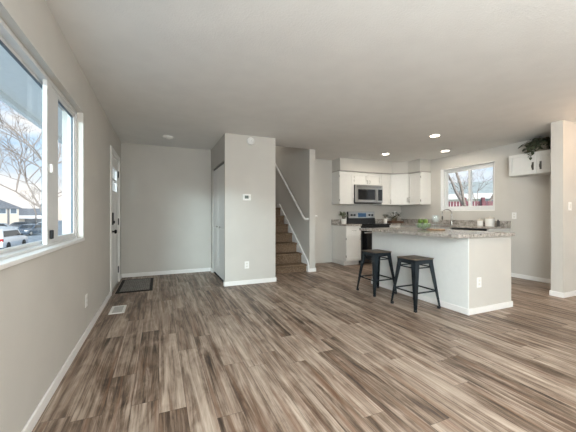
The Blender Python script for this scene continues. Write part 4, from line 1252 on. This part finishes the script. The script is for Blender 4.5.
BARK = mat('grey_bark', '#988f88', 0.95, vary=0.3)
def bare_tree(label, c, h, r, seed, spread=0.55, depth=6, lean=(0, 0)):
    random.seed(seed)
    m = MB()
    def grow(p, d, ln, rad, k):
        q = p + d * ln
        mid = (p + q) / 2 + Vector((random.uniform(-1, 1), random.uniform(-1, 1), 0)) * ln * 0.06
        m.tube([p, mid, q], [rad, rad * 0.88, rad * 0.74], 6 if k > 2 else 4, cap=(k == 0 or k == depth))
        if k == 0: return
        n = 2 if k > depth - 1 else random.choice((2, 3, 3))
        for i in range(n):
            ax = Vector((random.uniform(-1, 1), random.uniform(-1, 1), random.uniform(-0.25, 0.5))).normalized()
            nd = (d * random.uniform(0.55, 0.9) + ax * spread + Vector((0, 0, 0.1))).normalized()
            grow(q, nd, ln * random.uniform(0.68, 0.86), rad * random.uniform(0.55, 0.7), k - 1)
    grow(Vector(c), Vector((lean[0], lean[1], 1)).normalized(), h * 0.27, r, depth)
    return tag(m.build('bare_tree', BARK, smooth=True), label, 'tree')
bare_tree('bare branched tree standing close outside the left window', at(60, 13.5, GZ), 8.4, 0.10, 31, 0.7, 7, lean=(-0.12, 0.0))
bare_tree('small bare tree behind the low house far beyond the left window', at(36, 80, GZ), 11, 0.2, 9, 0.6, 5)

# ------------------------------------------------------------------ outdoors, garden side
GY = -0.2
S(MB().box(XR + 0.2, 120, -30, 120, GY - 0.3, GY), 'ground_garden', mat('pale_winter_grass', '#a9a790', 0.95, vary=0.3, scale=2), 'pale winter lawn outside the kitchen window', 'ground')
t = house('pale house with a grey roof seen through the kitchen window', 474, 24, 13, 9, 3.0, 1.35, mat('white_siding', '#f4f4f2', 0.8), mat('green_grey_shingles', '#b3bcba', 0.9, vary=0.2, scale=3),
          [(1.2, 1.55, 1.7, 0.9), (-3.0, 1.55, 1.2, 0.9)], [], 'x', base_z=GY, extra=0)
# dark red fence
FEN = mat('dark_red_fence', '#6a4049', 0.8, color2='#835a62', scale=6)
fa, fb = at(446, 11.5, GY), at(520, 11.0, GY)
t = thing('fence', 'dark red board fence seen through the kitchen window', 'fence', fa)
fd = (fb - fa); fl = fd.length; fd.normalize(); fn = Vector((fd.y, -fd.x, 0))
def fbox(s0, s1, n0, n1, z0, z1, mb):
    p = [fa + fd * s0 + fn * n0, fa + fd * s1 + fn * n0, fa + fd * s1 + fn * n1, fa + fd * s0 + fn * n1]
    mb.prism([(v.x, v.y, GY + z0) for v in p], (0, 0, z1 - z0))
np_ = 4
for k in range(np_ + 1):
    mb = MB(); fbox(k * fl / np_ - 0.05, k * fl / np_ + 0.05, 0.02, 0.12, 0, 1.98, mb); mb.build('fence_post', FEN, t)
for k in range(np_):
    mb = MB()
    a = k * fl / np_ + 0.05; b_ = (k + 1) * fl / np_ - 0.05
    nb = 5
    for i in range(nb):
        s = a + (b_ - a) * i / nb
        fbox(s + 0.012, s + (b_ - a) / nb - 0.012, 0, 0.02, 0.05, 1.84, mb)
    fbox(a, b_, 0.02, 0.05, 0.35, 0.44, mb); fbox(a, b_, 0.02, 0.05, 1.5, 1.59, mb)
    mb.build('fence_panel', FEN, t)
bare_tree('bare tree close behind the left pane of the kitchen window', at(456, 9.5, GY), 6.0, 0.085, 14, 0.7, 7, lean=(0.12, -0.1))
bare_tree('bare tree behind the right pane of the kitchen window', at(489, 13.5, GY), 7.0, 0.08, 23, 0.7, 7)
bare_tree('slender bare tree in front of the pale house, seen through the kitchen window', at(481, 17, GY), 4.6, 0.06, 41, 0.8, 6)
